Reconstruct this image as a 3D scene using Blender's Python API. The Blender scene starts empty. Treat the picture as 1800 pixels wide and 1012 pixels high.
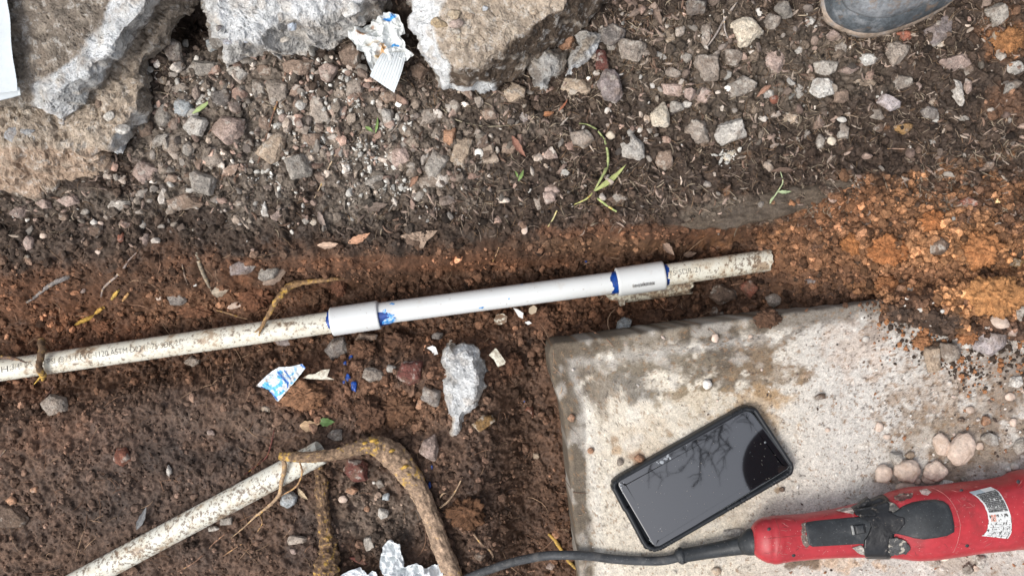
import bpy, bmesh, math, random
import numpy as np
from mathutils import Vector
random.seed(7); RNG = np.random.default_rng(7)
S = bpy.context.scene

# ------------------------------------------------------------------ camera, sky, sun, exposure
K = 0.0006            # metres per photo pixel at z = 0, camera 1 m above
CAMH = 1.0
cam = bpy.data.objects.new('camera', bpy.data.cameras.new('camera')); S.collection.objects.link(cam)
cam.location = (0, 0, CAMH); cam.rotation_euler = (0, 0, 0)
cam.data.lens = 36 * CAMH / (1800 * K); cam.data.sensor_width = 36
cam.data.clip_start = 0.02; cam.data.clip_end = 200
S.camera = cam
SUN_EL, SUN_AZ = math.radians(56), math.radians(235)      # azimuth from +y, clockwise: low left of the picture
w = bpy.data.worlds.new('World'); S.world = w; w.use_nodes = True
nt = w.node_tree; nt.nodes.clear()
sky = nt.nodes.new('ShaderNodeTexSky'); sky.sky_type = 'NISHITA'; sky.sun_disc = False
sky.sun_elevation = SUN_EL; sky.sun_rotation = SUN_AZ
sky.air_density = 1.0; sky.dust_density = 4.0; sky.ozone_density = 1.0
hs = nt.nodes.new('ShaderNodeHueSaturation'); hs.inputs['Saturation'].default_value = 0.42
bg = nt.nodes.new('ShaderNodeBackground'); bg.inputs['Strength'].default_value = 0.15
ow = nt.nodes.new('ShaderNodeOutputWorld')
nt.links.new(sky.outputs[0], hs.inputs['Color']); nt.links.new(hs.outputs[0], bg.inputs[0]); nt.links.new(bg.outputs[0], ow.inputs[0])
sun = bpy.data.objects.new('sun', bpy.data.lights.new('sun', 'SUN')); S.collection.objects.link(sun)
sun.data.energy = 1.2; sun.data.angle = math.radians(18); sun.data.color = (1, 0.97, 0.92)
sd = Vector((math.sin(SUN_AZ) * math.cos(SUN_EL), math.cos(SUN_AZ) * math.cos(SUN_EL), math.sin(SUN_EL)))
sun.rotation_euler = sd.to_track_quat('Z', 'Y').to_euler(); sun.location = sd * 5
S.view_settings.view_transform = 'Standard'; S.view_settings.look = 'None'
S.view_settings.exposure = 0.55; S.view_settings.gamma = 1.0

# ------------------------------------------------------------------ numeric noise
_perm = np.random.default_rng(3).permutation(256); _perm = np.concatenate([_perm, _perm, _perm])
_g = np.random.default_rng(5).normal(size=(256, 3)); _g /= np.linalg.norm(_g, axis=1)[:, None]
def perlin(x, y, z=0.0):
    x, y, z = np.broadcast_arrays(np.asarray(x, float), np.asarray(y, float), np.asarray(z, float))
    xi = np.floor(x).astype(int); yi = np.floor(y).astype(int); zi = np.floor(z).astype(int)
    xf = x - xi; yf = y - yi; zf = z - zi
    u = xf*xf*xf*(xf*(xf*6-15)+10); v = yf*yf*yf*(yf*(yf*6-15)+10); t = zf*zf*zf*(zf*(zf*6-15)+10)
    xi &= 255; yi &= 255; zi &= 255
    def gr(dx, dy, dz):
        h = _perm[_perm[_perm[(xi+dx) & 255] + ((yi+dy) & 255)] + ((zi+dz) & 255)]
        g = _g[h]
        return g[..., 0]*(xf-dx) + g[..., 1]*(yf-dy) + g[..., 2]*(zf-dz)
    def lerp(a, b, s): return a + s*(b-a)
    if np.all(zf == 0):
        return lerp(lerp(gr(0,0,0), gr(1,0,0), u), lerp(gr(0,1,0), gr(1,1,0), u), v) * 1.5
    return lerp(lerp(lerp(gr(0,0,0), gr(1,0,0), u), lerp(gr(0,1,0), gr(1,1,0), u), v),
                lerp(lerp(gr(0,0,1), gr(1,0,1), u), lerp(gr(0,1,1), gr(1,1,1), u), v), t) * 1.5
def fbm(x, y, z=0.0, f=1.0, o=4, gain=0.5):
    s = 0; a = 1.0
    for i in range(o):
        s = s + a*perlin(x*f+17.3*i, y*f-9.1*i, np.asarray(z)*f if np.ndim(z) or z else 0.0); f *= 2.03; a *= gain
    return s
def worley(x, y, f, seed=0):
    x = x*f; y = y*f
    xi = np.floor(x).astype(int); yi = np.floor(y).astype(int)
    best = np.full(x.shape, 9.0); rid = np.zeros(x.shape)
    tab = np.random.default_rng(seed).random((256, 3))
    for dx in (-1, 0, 1):
        for dy in (-1, 0, 1):
            h = _perm[_perm[(xi+dx) & 255] + ((yi+dy) & 255)]
            r = tab[h]
            d = np.hypot(xi+dx+r[..., 0]-x, yi+dy+r[..., 1]-y)
            m = d < best; best = np.where(m, d, best); rid = np.where(m, r[..., 2], rid)
    return best, rid
def sstep(a, b, x):
    t = np.clip((x-a)/(b-a), 0, 1); return t*t*(3-2*t)

# ------------------------------------------------------------------ photo pixel <-> place
def P(px, py, z):
    s = K*(CAMH-z)/CAMH
    return np.stack(np.broadcast_arrays((np.asarray(px, float)-900)*s, -(np.asarray(py, float)-506)*s, np.asarray(z, float)), -1)
def toPx(x, y, z):
    s = K*(CAMH-z)/CAMH
    return x/s+900, 506-y/s

SLAB_Z = 0.03
SLAB = np.array([(976,602),(968,609),(965,625),(970,665),(982,700),(992,735),(998,793),(1006,880),(1014,964),(1020,1012),(1036,1160),(1500,1250),(2150,1200),(2180,800),(2150,455),(1800,497),(1560,526),(1480,537),(1200,573),(1025,597)], float)
def inpoly(px, py, poly):
    c = np.zeros(np.shape(px), bool); n = len(poly)
    for i in range(n):
        x1, y1 = poly[i]; x2, y2 = poly[(i+1) % n]
        m = ((y1 > py) != (y2 > py)) & (px < (x2-x1)*(py-y1)/(y2-y1+1e-9)+x1); c ^= m
    return c
def polydist(px, py, poly):
    d = np.full(np.shape(px), 1e9); n = len(poly)
    for i in range(n):
        a = poly[i]; b = poly[(i+1) % n]; ab = b-a
        t = np.clip(((px-a[0])*ab[0]+(py-a[1])*ab[1])/(ab@ab), 0, 1)
        d = np.minimum(d, np.hypot(px-a[0]-t*ab[0], py-a[1]-t*ab[1]))
    return d

# ------------------------------------------------------------------ mesh helpers
def new_mesh(name, V, F, col=None, smooth=True):
    V = np.asarray(V, np.float32); me = bpy.data.meshes.new(name)
    if isinstance(F, np.ndarray):
        n, k = F.shape
        me.vertices.add(len(V)); me.vertices.foreach_set('co', V.ravel())
        me.loops.add(n*k); me.loops.foreach_set('vertex_index', F.astype(np.int32).ravel())
        me.polygons.add(n); me.polygons.foreach_set('loop_start', np.arange(0, n*k, k, dtype=np.int32))
        me.polygons.foreach_set('loop_total', np.full(n, k, np.int32))
        me.update(calc_edges=True); me.validate()
    else:
        me.from_pydata(V.tolist(), [], [list(map(int, f)) for f in F]); me.update()
    if smooth:
        me.polygons.foreach_set('use_smooth', np.ones(len(me.polygons), bool))
    else:
        me.polygons.foreach_set('use_smooth', np.zeros(len(me.polygons), bool))
    if col is not None:
        a = me.color_attributes.new('Col', 'FLOAT_COLOR', 'POINT')
        c = np.ones((len(me.vertices), 4), np.float32); c[:, :3] = np.asarray(col, np.float32).reshape(-1, 3)
        a.data.foreach_set('color', c.ravel())
    return me
def tag(o, label=None, cat=None, group=None, kind=None):
    if label: o['label'] = label
    if cat: o['category'] = cat
    if group: o['group'] = group
    if kind: o['kind'] = kind
    return o
def thing(name, loc, label, cat, group=None):
    o = bpy.data.objects.new(name, None); S.collection.objects.link(o); o.location = [float(v) for v in loc]
    o.empty_display_size = 0.02
    return tag(o, label, cat, group)
def part(name, V, F, m, parent=None, col=None, smooth=True, base=None):
    V = np.asarray(V, float)
    off = np.zeros(3)
    if parent is not None:
        q = parent
        while q is not None: off = off + np.array(q.location); q = q.parent
    elif base is None:
        off = np.array([V[:, 0].mean(), V[:, 1].mean(), V[:, 2].min()])
    else: off = np.array(base, float)
    me = new_mesh(name, V-off, F, col, smooth); me.materials.append(m)
    o = bpy.data.objects.new(name, me); S.collection.objects.link(o)
    if parent is not None: o.parent = parent
    else: o.location = off.tolist()
    return o
def grid_faces(nu, nv, wrapu=False, wrapv=False):
    iu = np.arange(nu if wrapu else nu-1); iv = np.arange(nv if wrapv else nv-1)
    a, b = np.meshgrid(iu, iv, indexing='ij'); a2 = (a+1) % nu; b2 = (b+1) % nv
    return np.stack([a*nv+b, a2*nv+b, a2*nv+b2, a*nv+b2], -1).reshape(-1, 4)
def merge(lst):
    Vs = []; Fs = []; n = 0
    for V, F in lst:
        Vs.append(np.asarray(V, float)); Fs += [[int(i)+n for i in f] for f in F]; n += len(V)
    return np.concatenate(Vs), Fs
def catmull(pts, n):
    pts = np.asarray(pts, float); m = len(pts)
    if m == 2: 
        t = np.linspace(0, 1, n)[:, None]; return pts[0]*(1-t)+pts[1]*t
    t = np.linspace(0, m-1-1e-9, n); i = t.astype(int); f = (t-i)[:, None]
    g = lambda k: pts[np.clip(k, 0, m-1)]
    p0, p1, p2, p3 = g(i-1), g(i), g(i+1), g(i+2)
    return 0.5*((2*p1)+(-p0+p2)*f+(2*p0-5*p1+4*p2-p3)*f*f+(-p0+3*p1-3*p2+p3)*f**3)
def tube(C, R, seg=10, bumps=0.0, bf=150, seed=0.0, flat=1.0, cap=True):
    """tube round centre line C with radii R"""
    C = np.asarray(C, float); n = len(C)
    T = np.gradient(C, axis=0); T /= np.linalg.norm(T, axis=1)[:, None]+1e-12
    up = np.array([0, 0, 1.0]) if abs(T[:, 2]).mean() < 0.8 else np.array([1.0, 0, 0])
    N = np.cross(T, up); N /= np.linalg.norm(N, axis=1)[:, None]+1e-12; B = np.cross(N, T)
    a = np.linspace(0, 2*math.pi, seg, endpoint=False)
    D = N[:, None, :]*np.cos(a)[None, :, None] + B[:, None, :]*np.sin(a)[None, :, None]*flat
    R = np.broadcast_to(R, (n,))[:, None]*np.ones((1, seg))
    if bumps:
        Q = C[:, None, :]+D*R[..., None]
        R = R*(1+bumps*fbm(Q[..., 0]+seed, Q[..., 1], Q[..., 2]+3.3, f=bf, o=3))
    V = C[:, None, :]+D*R[..., None]
    F = grid_faces(n, seg, wrapv=True).tolist(); V = V.reshape(-1, 3)
    if cap:
        V = np.concatenate([V, C[:1], C[-1:]]); k = n*seg
        F += [[k, (j+1) % seg, j] for j in range(seg)] + [[k+1, (n-1)*seg+j, (n-1)*seg+(j+1) % seg] for j in range(seg)]
    return V, F

# ------------------------------------------------------------------ materials
def mat(name, src='rgb', rgb=(.5, .5, .5), rough=0.85, spec=0.3, mottle=((60, 0.25), (500, 0.3)), bump=((800, 0.3),), dirt=None,
        dist=0.001, metallic=0.0, coat=0.0, speck=None, roughvar=0.0, extra=None):
    m = bpy.data.materials.new(name); m.use_nodes = True; nt = m.node_tree; N = nt.nodes; L = nt.links
    b = N['Principled BSDF']; b.inputs['Roughness'].default_value = rough; b.inputs['Specular IOR Level'].default_value = spec
    b.inputs['Metallic'].default_value = metallic; b.inputs['Coat Weight'].default_value = coat
    tc = N.new('ShaderNodeTexCoord')
    if src == 'obj':
        oi = N.new('ShaderNodeObjectInfo'); c = oi.outputs['Color']
        ad = N.new('ShaderNodeVectorMath'); ad.operation = 'ADD'
        rm = N.new('ShaderNodeMath'); rm.operation = 'MULTIPLY'; rm.inputs[1].default_value = 7.0
        L.new(oi.outputs['Random'], rm.inputs[0]); L.new(tc.outputs['Object'], ad.inputs[0]); L.new(rm.outputs[0], ad.inputs[1]); co = ad.outputs[0]
    elif src == 'attr':
        at = N.new('ShaderNodeVertexColor'); at.layer_name = 'Col'; c = at.outputs['Color']; co = tc.outputs['Object']
    else:
        rg = N.new('ShaderNodeRGB'); rg.outputs[0].default_value = (*rgb, 1); c = rg.outputs[0]; co = tc.outputs['Object']
    def noise(sc, det=3, rgh=0.6):
        n = N.new('ShaderNodeTexNoise'); n.inputs['Scale'].default_value = sc; n.inputs['Detail'].default_value = det
        n.inputs['Roughness'].default_value = rgh; L.new(co, n.inputs['Vector']); return n.outputs['Fac']
    for sc, am in mottle:
        mr = N.new('ShaderNodeMapRange'); mr.inputs[1].default_value = 0.3; mr.inputs[2].default_value = 0.7
        mr.inputs[3].default_value = 1-am; mr.inputs[4].default_value = 1+am; L.new(noise(sc), mr.inputs[0])
        mx = N.new('ShaderNodeVectorMath'); mx.operation = 'SCALE'; L.new(c, mx.inputs[0]); L.new(mr.outputs[0], mx.inputs['Scale']); c = mx.outputs[0]
    def layer(col, sc, lo, hi, amt, c, det=5, rgh=0.65):
        mr = N.new('ShaderNodeMapRange'); mr.inputs[1].default_value = lo; mr.inputs[2].default_value = hi; mr.inputs[4].default_value = amt
        L.new(noise(sc, det, rgh), mr.inputs[0])
        mx = N.new('ShaderNodeMix'); mx.data_type = 'RGBA'; L.new(mr.outputs[0], mx.inputs[0]); L.new(c, mx.inputs[6]); mx.inputs[7].default_value = (*col, 1)
        return mx.outputs[2]
    for d in (dirt or []): c = layer(*d[:5], c, *d[5:])
    if speck: c = layer(*speck, c, 2, 0.5)
    L.new(c, b.inputs['Base Color'])
    if roughvar:
        mr = N.new('ShaderNodeMapRange'); mr.inputs[1].default_value = 0.35; mr.inputs[2].default_value = 0.65
        mr.inputs[3].default_value = rough-roughvar; mr.inputs[4].default_value = min(1, rough+roughvar*0.4); L.new(noise(35), mr.inputs[0]); L.new(mr.outputs[0], b.inputs['Roughness'])
    prev = None
    for sc, st in bump:
        bp = N.new('ShaderNodeBump'); bp.inputs['Strength'].default_value = st; bp.inputs['Distance'].default_value = dist
        L.new(noise(sc, 4), bp.inputs['Height'])
        if prev: L.new(prev, bp.inputs['Normal'])
        prev = bp.outputs[0]
    if prev: L.new(prev, b.inputs['Normal'])
    return m
MUD = (0.13, 0.075, 0.042)
M_SOIL = mat('soil', 'attr', rough=0.8, spec=0.35, mottle=((45, 0.18), (230, 0.3), (900, 0.35)), bump=((350, 0.5), (1100, 0.5)), roughvar=0.3, dist=0.0015)
M_CRUMB = mat('crumb', 'attr', rough=0.85, spec=0.25, mottle=((300, 0.4), (1200, 0.35)), bump=((900, 0.5),))
M_GRAV = mat('gravel', 'attr', rough=0.8, spec=0.3, mottle=((300, 0.25), (1200, 0.2)), bump=((900, 0.4),))
M_FIB = mat('plant_fibre', 'attr', rough=0.8, spec=0.25, mottle=((500, 0.25),), bump=((900, 0.3),))
M_ROCK = mat('rock', 'obj', rough=0.82, spec=0.3, mottle=((50, 0.35), (190, 0.3), (600, 0.3)), bump=((110, 0.9), (400, 0.9)), dist=0.0018,
             dirt=[((0.13, 0.09, 0.062), 50, 0.5, 0.62, 0.65), ((0.50, 0.46, 0.40), 90, 0.54, 0.64, 0.6), ((0.11, 0.075, 0.055), 170, 0.58, 0.68, 0.5)], speck=((0.05, 0.04, 0.035), 420, 0.63, 0.68, 0.6))
M_STONE = mat('coarse_gravel', 'attr', rough=0.82, spec=0.3, mottle=((60, 0.3), (190, 0.3), (600, 0.3)), bump=((150, 0.9), (500, 0.8)), dist=0.0015, dirt=[((0.13, 0.09, 0.062), 60, 0.5, 0.62, 0.65), ((0.46, 0.42, 0.37), 110, 0.54, 0.64, 0.5)])
M_PEBBLE = mat('pebble', 'obj', rough=0.8, spec=0.3, mottle=((60, 0.12), (300, 0.2)), bump=((200, 0.5), (700, 0.5)), dirt=[((0.36, 0.25, 0.18), 90, 0.46, 0.66, 0.6)], speck=((0.3, 0.24, 0.2), 500, 0.64, 0.7, 0.6))
M_CONC = mat('broken_concrete', 'attr', rough=0.88, spec=0.25, mottle=((25, 0.15), (110, 0.22), (420, 0.25)), bump=((140, 0.8), (420, 0.8), (1100, 0.6)), dist=0.003,
             dirt=[((0.64, 0.62, 0.58), 110, 0.53, 0.60, 0.5, 8, .75), ((0.16, 0.125, 0.09), 60, 0.60, 0.66, 0.45, 8, .75), ((0.36, 0.28, 0.21), 40, 0.54, 0.64, 0.35)], speck=((0.08, 0.06, 0.045), 260, 0.65, 0.71, 0.6))
M_SLAB = mat('worn_concrete', 'attr', rough=0.85, spec=0.25, mottle=((18, 0.1), (160, 0.15), (700, 0.26)), bump=((500, 0.35), (1300, 0.4)), dist=0.001,
             dirt=[((0.36, 0.27, 0.18), 40, 0.58, 0.75, 0.35)], speck=((0.12, 0.09, 0.07), 330, 0.67, 0.72, 0.7))
M_OLDPVC = mat('old_pvc', 'attr', rough=0.45, spec=0.4, mottle=((30, 0.05),), bump=((600, 0.2),), dist=0.0005,
               speck=((0.2, 0.13, 0.08), 330, 0.66, 0.70, 0.6))
M_DIRTYPVC = M_OLDPVC
M_NEWPVC = mat('new_pvc', 'rgb', (0.64, 0.66, 0.655), rough=0.33, spec=0.45, mottle=((30, 0.03),), bump=((500, 0.06),), dist=0.0004, dirt=[((0.46, 0.38, 0.29), 45, 0.58, 0.72, 0.35), ((0.3, 0.22, 0.15), 170, 0.66, 0.72, 0.5)], speck=((0.4, 0.36, 0.33), 260, 0.70, 0.74, 0.7))
M_PRIMER = mat('blue_primer', 'rgb', (0.004, 0.045, 0.24), rough=0.3, spec=0.5, mottle=((250, 0.5),), bump=((500, 0.15),))
M_PRIMERL = mat('thin_blue_primer', 'rgb', (0.05, 0.26, 0.62), rough=0.35, spec=0.5, mottle=((300, 0.45),), bump=((500, 0.1),), dirt=[((0.6, 0.7, 0.78), 350, 0.5, 0.6, 0.8)])
M_INK = mat('faded_ink', 'rgb', (0.07, 0.065, 0.06), rough=0.6, spec=0.3, mottle=((600, 0.3),), bump=(), dirt=[((0.5, 0.44, 0.34), 60, 0.54, 0.66, 0.7)])
M_RED = mat('red_rubberised_shell', 'rgb', (0.36, 0.028, 0.036), rough=0.42, spec=0.4, mottle=((25, 0.15), (200, 0.1)), bump=((500, 0.12),), dist=0.0006,
            dirt=[((0.16, 0.03, 0.03), 28, 0.56, 0.72, 0.7), ((0.5, 0.2, 0.18), 120, 0.62, 0.72, 0.4)], speck=((0.6, 0.42, 0.38), 650, 0.70, 0.74, 0.8), roughvar=0.12)
M_BLACK = mat('black_rubber', 'rgb', (0.024, 0.027, 0.03), rough=0.5, spec=0.4, mottle=((60, 0.3), (400, 0.2)), bump=((400, 0.15), (1200, 0.2)), dist=0.0005,
              dirt=[((0.13, 0.12, 0.11), 60, 0.56, 0.72, 0.35)], speck=((0.2, 0.19, 0.18), 600, 0.68, 0.72, 0.6))
M_CASE = mat('phone_case', 'rgb', (0.012, 0.014, 0.017), rough=0.48, spec=0.4, mottle=((100, 0.2),), bump=((900, 0.1),), dist=0.0003)
M_TAPE = mat('electrical_tape', 'rgb', (0.012, 0.012, 0.013), rough=0.36, spec=0.5, mottle=((100, 0.3),), bump=((70, 0.4), (350, 0.2)), dist=0.001, dirt=[((0.22, 0.19, 0.16), 110, 0.62, 0.68, 0.7)])
M_GLASS = mat('screen_glass', 'rgb', (0.008, 0.009, 0.011), rough=0.02, spec=1.0, coat=1.0, mottle=(), bump=(), speck=((0.4, 0.4, 0.4), 420, 0.77, 0.78, 0.6))
M_GLASS.node_tree.nodes['Principled BSDF'].inputs['Coat IOR'].default_value = 2.1
M_PAPER = mat('tissue_paper', 'attr', rough=0.9, spec=0.15, mottle=((200, 0.04),), bump=((250, 0.35),), dist=0.0006)
M_WOOD = mat('root_bark', 'attr', rough=0.8, spec=0.25, mottle=((120, 0.25), (600, 0.3)), bump=((250, 0.8), (900, 0.5)), dist=0.0012)
M_GREEN = mat('green_leaf', 'attr', rough=0.55, spec=0.35, mottle=((200, 0.2),), bump=((300, 0.2),))
M_RUBBER = mat('muddy_boot_rubber', 'attr', rough=0.6, spec=0.4, mottle=((60, 0.25), (300, 0.3)), bump=((100, 0.5), (500, 0.4)), dist=0.001,
               dirt=[((0.3, 0.31, 0.32), 50, 0.52, 0.66, 0.6), ((0.2, 0.13, 0.08), 90, 0.54, 0.68, 0.6)])
M_DECAL = mat('warning_decal', 'attr', rough=0.45, spec=0.4, mottle=((500, 0.1),), bump=())

# ------------------------------------------------------------------ the ground sheet
def seg_blend(x, xs, ys): return np.interp(x, xs, ys)
def bankY(x): return 9*perlin(np.asarray(x)*.021, 3.7)+6*perlin(np.asarray(x)*.06, 8.7)+seg_blend(x, [-400, 0, 300, 600, 900, 1150, 1300, 1450, 2200], [472, 462, 448, 436, 402, 395, 380, 335, 300])
def pipeY(x): return 650-0.1418*x
def base_z(px, py):
    by = bankY(px); py_ = pipeY(px)-12
    D = seg_blend(px, [-400, 1240, 1350, 1400, 1480, 1700], [0.096, 0.096, 0.066, 0.040, 0.022, -0.004])
    v = (py-by)/np.maximum(py_-by, 20)
    z = -D*sstep(0.0, 0.72, v)
    z = z + np.clip(by-py, 0, 600)/450*0.028
    # mud flat below the pipe on the left
    dz = py-(pipeY(px)+25)
    flat = sstep(0, 90, dz)*sstep(950, 840, px)
    z = z + flat*0.036
    # gully beside the slab
    g = np.exp(-((px-925)/38.0)**2)*sstep(600, 700, py)
    z = z-0.010*g
    # the hollow between the two broken blocks
    z = z-0.05*np.exp(-(((px-345)/45.0)**2+((py-45)/60.0)**2))
    # orange spoil heap and its spill over the slab
    m = np.exp(-(((px-1640)/210.0)**2+((py-430)/95.0)**2))
    z = z+0.042*m
    e = np.array([(1540,560),(1560,515),(1900,440),(1900,640),(1800,605),(1740,590),(1700,600),(1640,580),(1600,570)], float)
    inn = inpoly(px, py, e); d = polydist(px, py, e); sd = np.where(inn, d, -d)
    z = np.maximum(z, SLAB_Z-0.012+0.028*sstep(-16, 26, sd) - np.where(sd < -16, 0.2, 0))
    return z
def blobs(px, py, col, lst, wf=0.012, wa=0.55):
    wn = fbm(px, py, f=wf, o=5, gain=0.6)
    for cx, cy, rx, ry, c, s in lst:
        r = np.hypot((px-cx)/rx, (py-cy)/ry)+wa*wn
        wgt = (s*sstep(1.15, 0.55, r))[..., None]
        col = col*(1-wgt)+np.array(c)*wgt
    return col
C_HUM = (0.054, 0.037, 0.027); C_BRN = (0.098, 0.052, 0.031); C_RED = (0.175, 0.080, 0.042); C_ORG = (0.27, 0.135, 0.066); C_GRY = (0.185, 0.152, 0.122); C_MUD = (0.105, 0.064, 0.044)
def soil_col(px, py):
    by = bankY(px); n = fbm(px, py, f=0.008, o=4)
    t = sstep(-25, 40, py-by+n*60+25*fbm(px, py, f=0.05, o=3))[..., None]
    col = np.array(C_HUM)*(1-t)+np.array(C_BRN)*t
    low = (sstep(40, 110, py-pipeY(px)+n*30)*sstep(1000, 900, px))[..., None]
    col = col*(1-low)+np.array(C_MUD)*low
    L = [(420,230,260,150,C_GRY,0.75),(700,260,230,130,C_GRY,0.55),(150,360,160,30,C_GRY,0.5),(660,300,70,60,(0.2,0.17,0.14),0.4),(1300,130,280,130,(0.105,0.082,0.062),0.75),
         (100,420,200,60,(0.085,0.06,0.045),0.7),(1290,375,110,26,(0.115,0.092,0.07),0.95),(1500,270,200,60,(0.05,0.033,0.024),0.7),
         (700,462,420,16,C_RED,0.5),(1150,408,220,16,C_RED,0.55),(420,520,60,40,C_RED,0.6),(560,530,60,30,C_RED,0.5),(1060,430,120,18,(0.2,0.11,0.06),0.4),(60,520,130,60,C_RED,0.5),(170,590,130,40,C_RED,0.6),(400,545,150,40,(0.2,0.105,0.06),0.7),
         (1010,555,200,40,C_RED,0.35),(1330,510,120,40,(0.10,0.055,0.035),0.6),(600,690,160,60,C_RED,0.4),(120,770,140,60,(0.19,0.10,0.062),0.5),(820,640,120,60,C_RED,0.35),(720,720,110,50,(0.2,0.11,0.065),0.5),
         (920,780,60,240,(0.10,0.058,0.038),0.6),(650,900,90,70,C_GRY,0.45),(250,850,240,150,(0.085,0.060,0.048),0.55),(100,960,140,60,(0.12,0.075,0.052),0.5),
         (1400,545,120,25,C_BRN,0.7),(1610,580,90,36,(0.06,0.042,0.032),0.85),(330,800,120,30,(0.045,0.030,0.023),0.7),(180,890,90,60,(0.05,0.034,0.026),0.6),(420,740,110,26,(0.12,0.082,0.060),0.5),(90,840,90,50,(0.12,0.075,0.052),0.5),(300,700,130,24,(0.11,0.07,0.05),0.45),(560,960,70,60,(0.045,0.03,0.024),0.6),(850,840,50,80,(0.05,0.03,0.022),0.6),(60,690,70,30,(0.15,0.075,0.045),0.6),(700,950,70,40,(0.045,0.032,0.025),0.6),(1780,590,60,50,(0.09,0.055,0.04),0.7),(1770,60,60,60,(0.26,0.12,0.055),0.6),(1760,180,50,40,(0.22,0.11,0.06),0.4)]
    H = [(1640,430,300,125,C_ORG,0.95),(1470,365,100,44,(0.19,0.09,0.045),0.8),(1430,460,130,45,(0.17,0.085,0.045),0.75),(1740,520,80,50,(0.33,0.165,0.075),0.9),(1680,430,90,40,(0.31,0.155,0.07),0.5),(1500,405,110,26,(0.13,0.065,0.036),0.6),(1620,485,160,18,(0.12,0.06,0.035),0.6),(1700,345,120,22,(0.15,0.075,0.04),0.5)]
    return blobs(px, py, blobs(px, py, col, H, wf=0.02, wa=0.85), L)
def rough_amp(px, py):
    a = np.full(np.shape(px), 1.0)
    low = sstep(60, 130, py-pipeY(px))*sstep(640, 420, px)
    a = a*(1-0.25*low)
    a = a*(1-0.75*np.exp(-(((px-1290)/110)**2+((py-375)/28.0)**2)))
    a = a*(1+0.1*np.exp(-(((px-1640)/260)**2+((py-450)/110)**2)))
    a = a*(1+0.1*sstep(40, -60, py-bankY(px)))
    return a
def detail(x, y, px, py):
    a = rough_amp(px, py)
    h = 0.0045*fbm(x, y, f=14, o=3)*np.minimum(a, 1.0)
    wx = x+0.004*perlin(x*60, y*60); wy = y+0.004*perlin(x*60+40, y*60)
    for f, am, sd in ((75, 0.0040, 1), (150, 0.0026, 2), (310, 0.0014, 3)):
        d, r = worley(wx, wy, f, sd)
        h = h+am*a*(np.sqrt(np.clip(1-(d/0.72)**2, 0, 1)))*(r**1.5)*1.6
    h = h+0.0024*a*fbm(x, y, f=180, o=4, gain=0.7)
    d, r = worley(wx, wy, 30, 7); lowm = sstep(30, 90, py-pipeY(px))*sstep(960, 900, px); h = h+lowm*(0.007*np.sqrt(np.clip(1-(d/0.6)**2, 0, 1))*np.clip(r-.5, 0, 1)+0.005*fbm(x+y*.6, y*2.2-x, f=9, o=3))
    cr = np.abs(fbm(x, y, f=22, o=3)); h = h-0.0022*np.exp(-(cr/0.02)**2)*np.clip(1.2-a, 0, 1)
    return h
def axis(lo, hi, step, far, n=26):
    core = np.arange(lo, hi, step); g = [step]
    while g[-1] < far: g.append(g[-1]+(g[-1]*.055+step))
    g = np.array(g); return np.concatenate([lo-g[::-1], core, core[-1]+g])
gx = axis(-0.60, 0.60, 0.00115, 9.0); gy = axis(-0.35, 0.36, 0.00115, 9.0)
GX, GY = np.meshgrid(gx, gy, indexing='ij')
cx_, cy_ = np.clip(GX, -0.8, 0.8), np.clip(GY, -0.5, 0.5)
GZ = np.zeros_like(GX)
for _ in range(4):
    gpx, gpy = toPx(cx_, cy_, GZ); GZ = base_z(gpx, gpy)
GPX, GPY = gpx, gpy
inside_slab = inpoly(GPX, GPY, SLAB); ds = polydist(GPX, GPY, SLAB)
buried = inside_slab & (ds > 6) & (GZ < SLAB_Z-0.02)
GZ = GZ+detail(GX, GY, GPX, GPY)*np.where((np.abs(GX) < 0.75) & (np.abs(GY) < 0.5), 1, 0.3)
GZ = np.where(buried, np.minimum(GZ, -0.02), GZ)
GC = soil_col(GX/K+900-np.where(np.abs(GX) > .8, 0, GX/K+900-GPX), 506-GY/K-np.where(np.abs(GY) > .5, 0, 506-GY/K-GPY))
GC = GC*np.exp((0.38-.16*np.exp(-(((GPX-1640)/260)**2+((GPY-440)/110)**2)))*fbm(GX, GY, f=70, o=4, gain=0.7))[..., None]
def ground_z(x, y):
    i = np.clip(np.searchsorted(gx, x)-1, 0, len(gx)-2); j = np.clip(np.searchsorted(gy, y)-1, 0, len(gy)-2)
    u = (x-gx[i])/(gx[i+1]-gx[i]); v = (y-gy[j])/(gy[j+1]-gy[j])
    return GZ[i, j]*(1-u)*(1-v)+GZ[i+1, j]*u*(1-v)+GZ[i, j+1]*(1-u)*v+GZ[i+1, j+1]*u*v
def slab_top(x, y):
    px, py = toPx(np.asarray(x, float), np.asarray(y, float), SLAB_Z)
    m = inpoly(px, py, SLAB) & (polydist(px, py, SLAB) > 3)
    return np.where(m, SLAB_Z, -9.0)
def sup(x, y): return np.maximum(ground_z(x, y), slab_top(x, y))
def at(px, py, it=5):
    """place on the ground (or slab) that shows at this pixel"""
    px = np.asarray(px, float); py = np.asarray(py, float); z = np.zeros(np.shape(px))
    for _ in range(it):
        p = P(px, py, z); z = sup(p[..., 0], p[..., 1])
    return P(px, py, z)
g_me = new_mesh('ground', np.stack([GX, GY, GZ], -1).reshape(-1, 3), grid_faces(len(gx), len(gy)), GC.reshape(-1, 3), smooth=True)
g_me.materials.append(M_SOIL); g_ob = bpy.data.objects.new('ground', g_me); S.collection.objects.link(g_ob); tag(g_ob, 'dark brown trench soil with an orange spoil heap and a gravelly bank', kind='structure')
if g_me.polygons[0].normal.z < 0: g_me.flip_normals()

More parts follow.
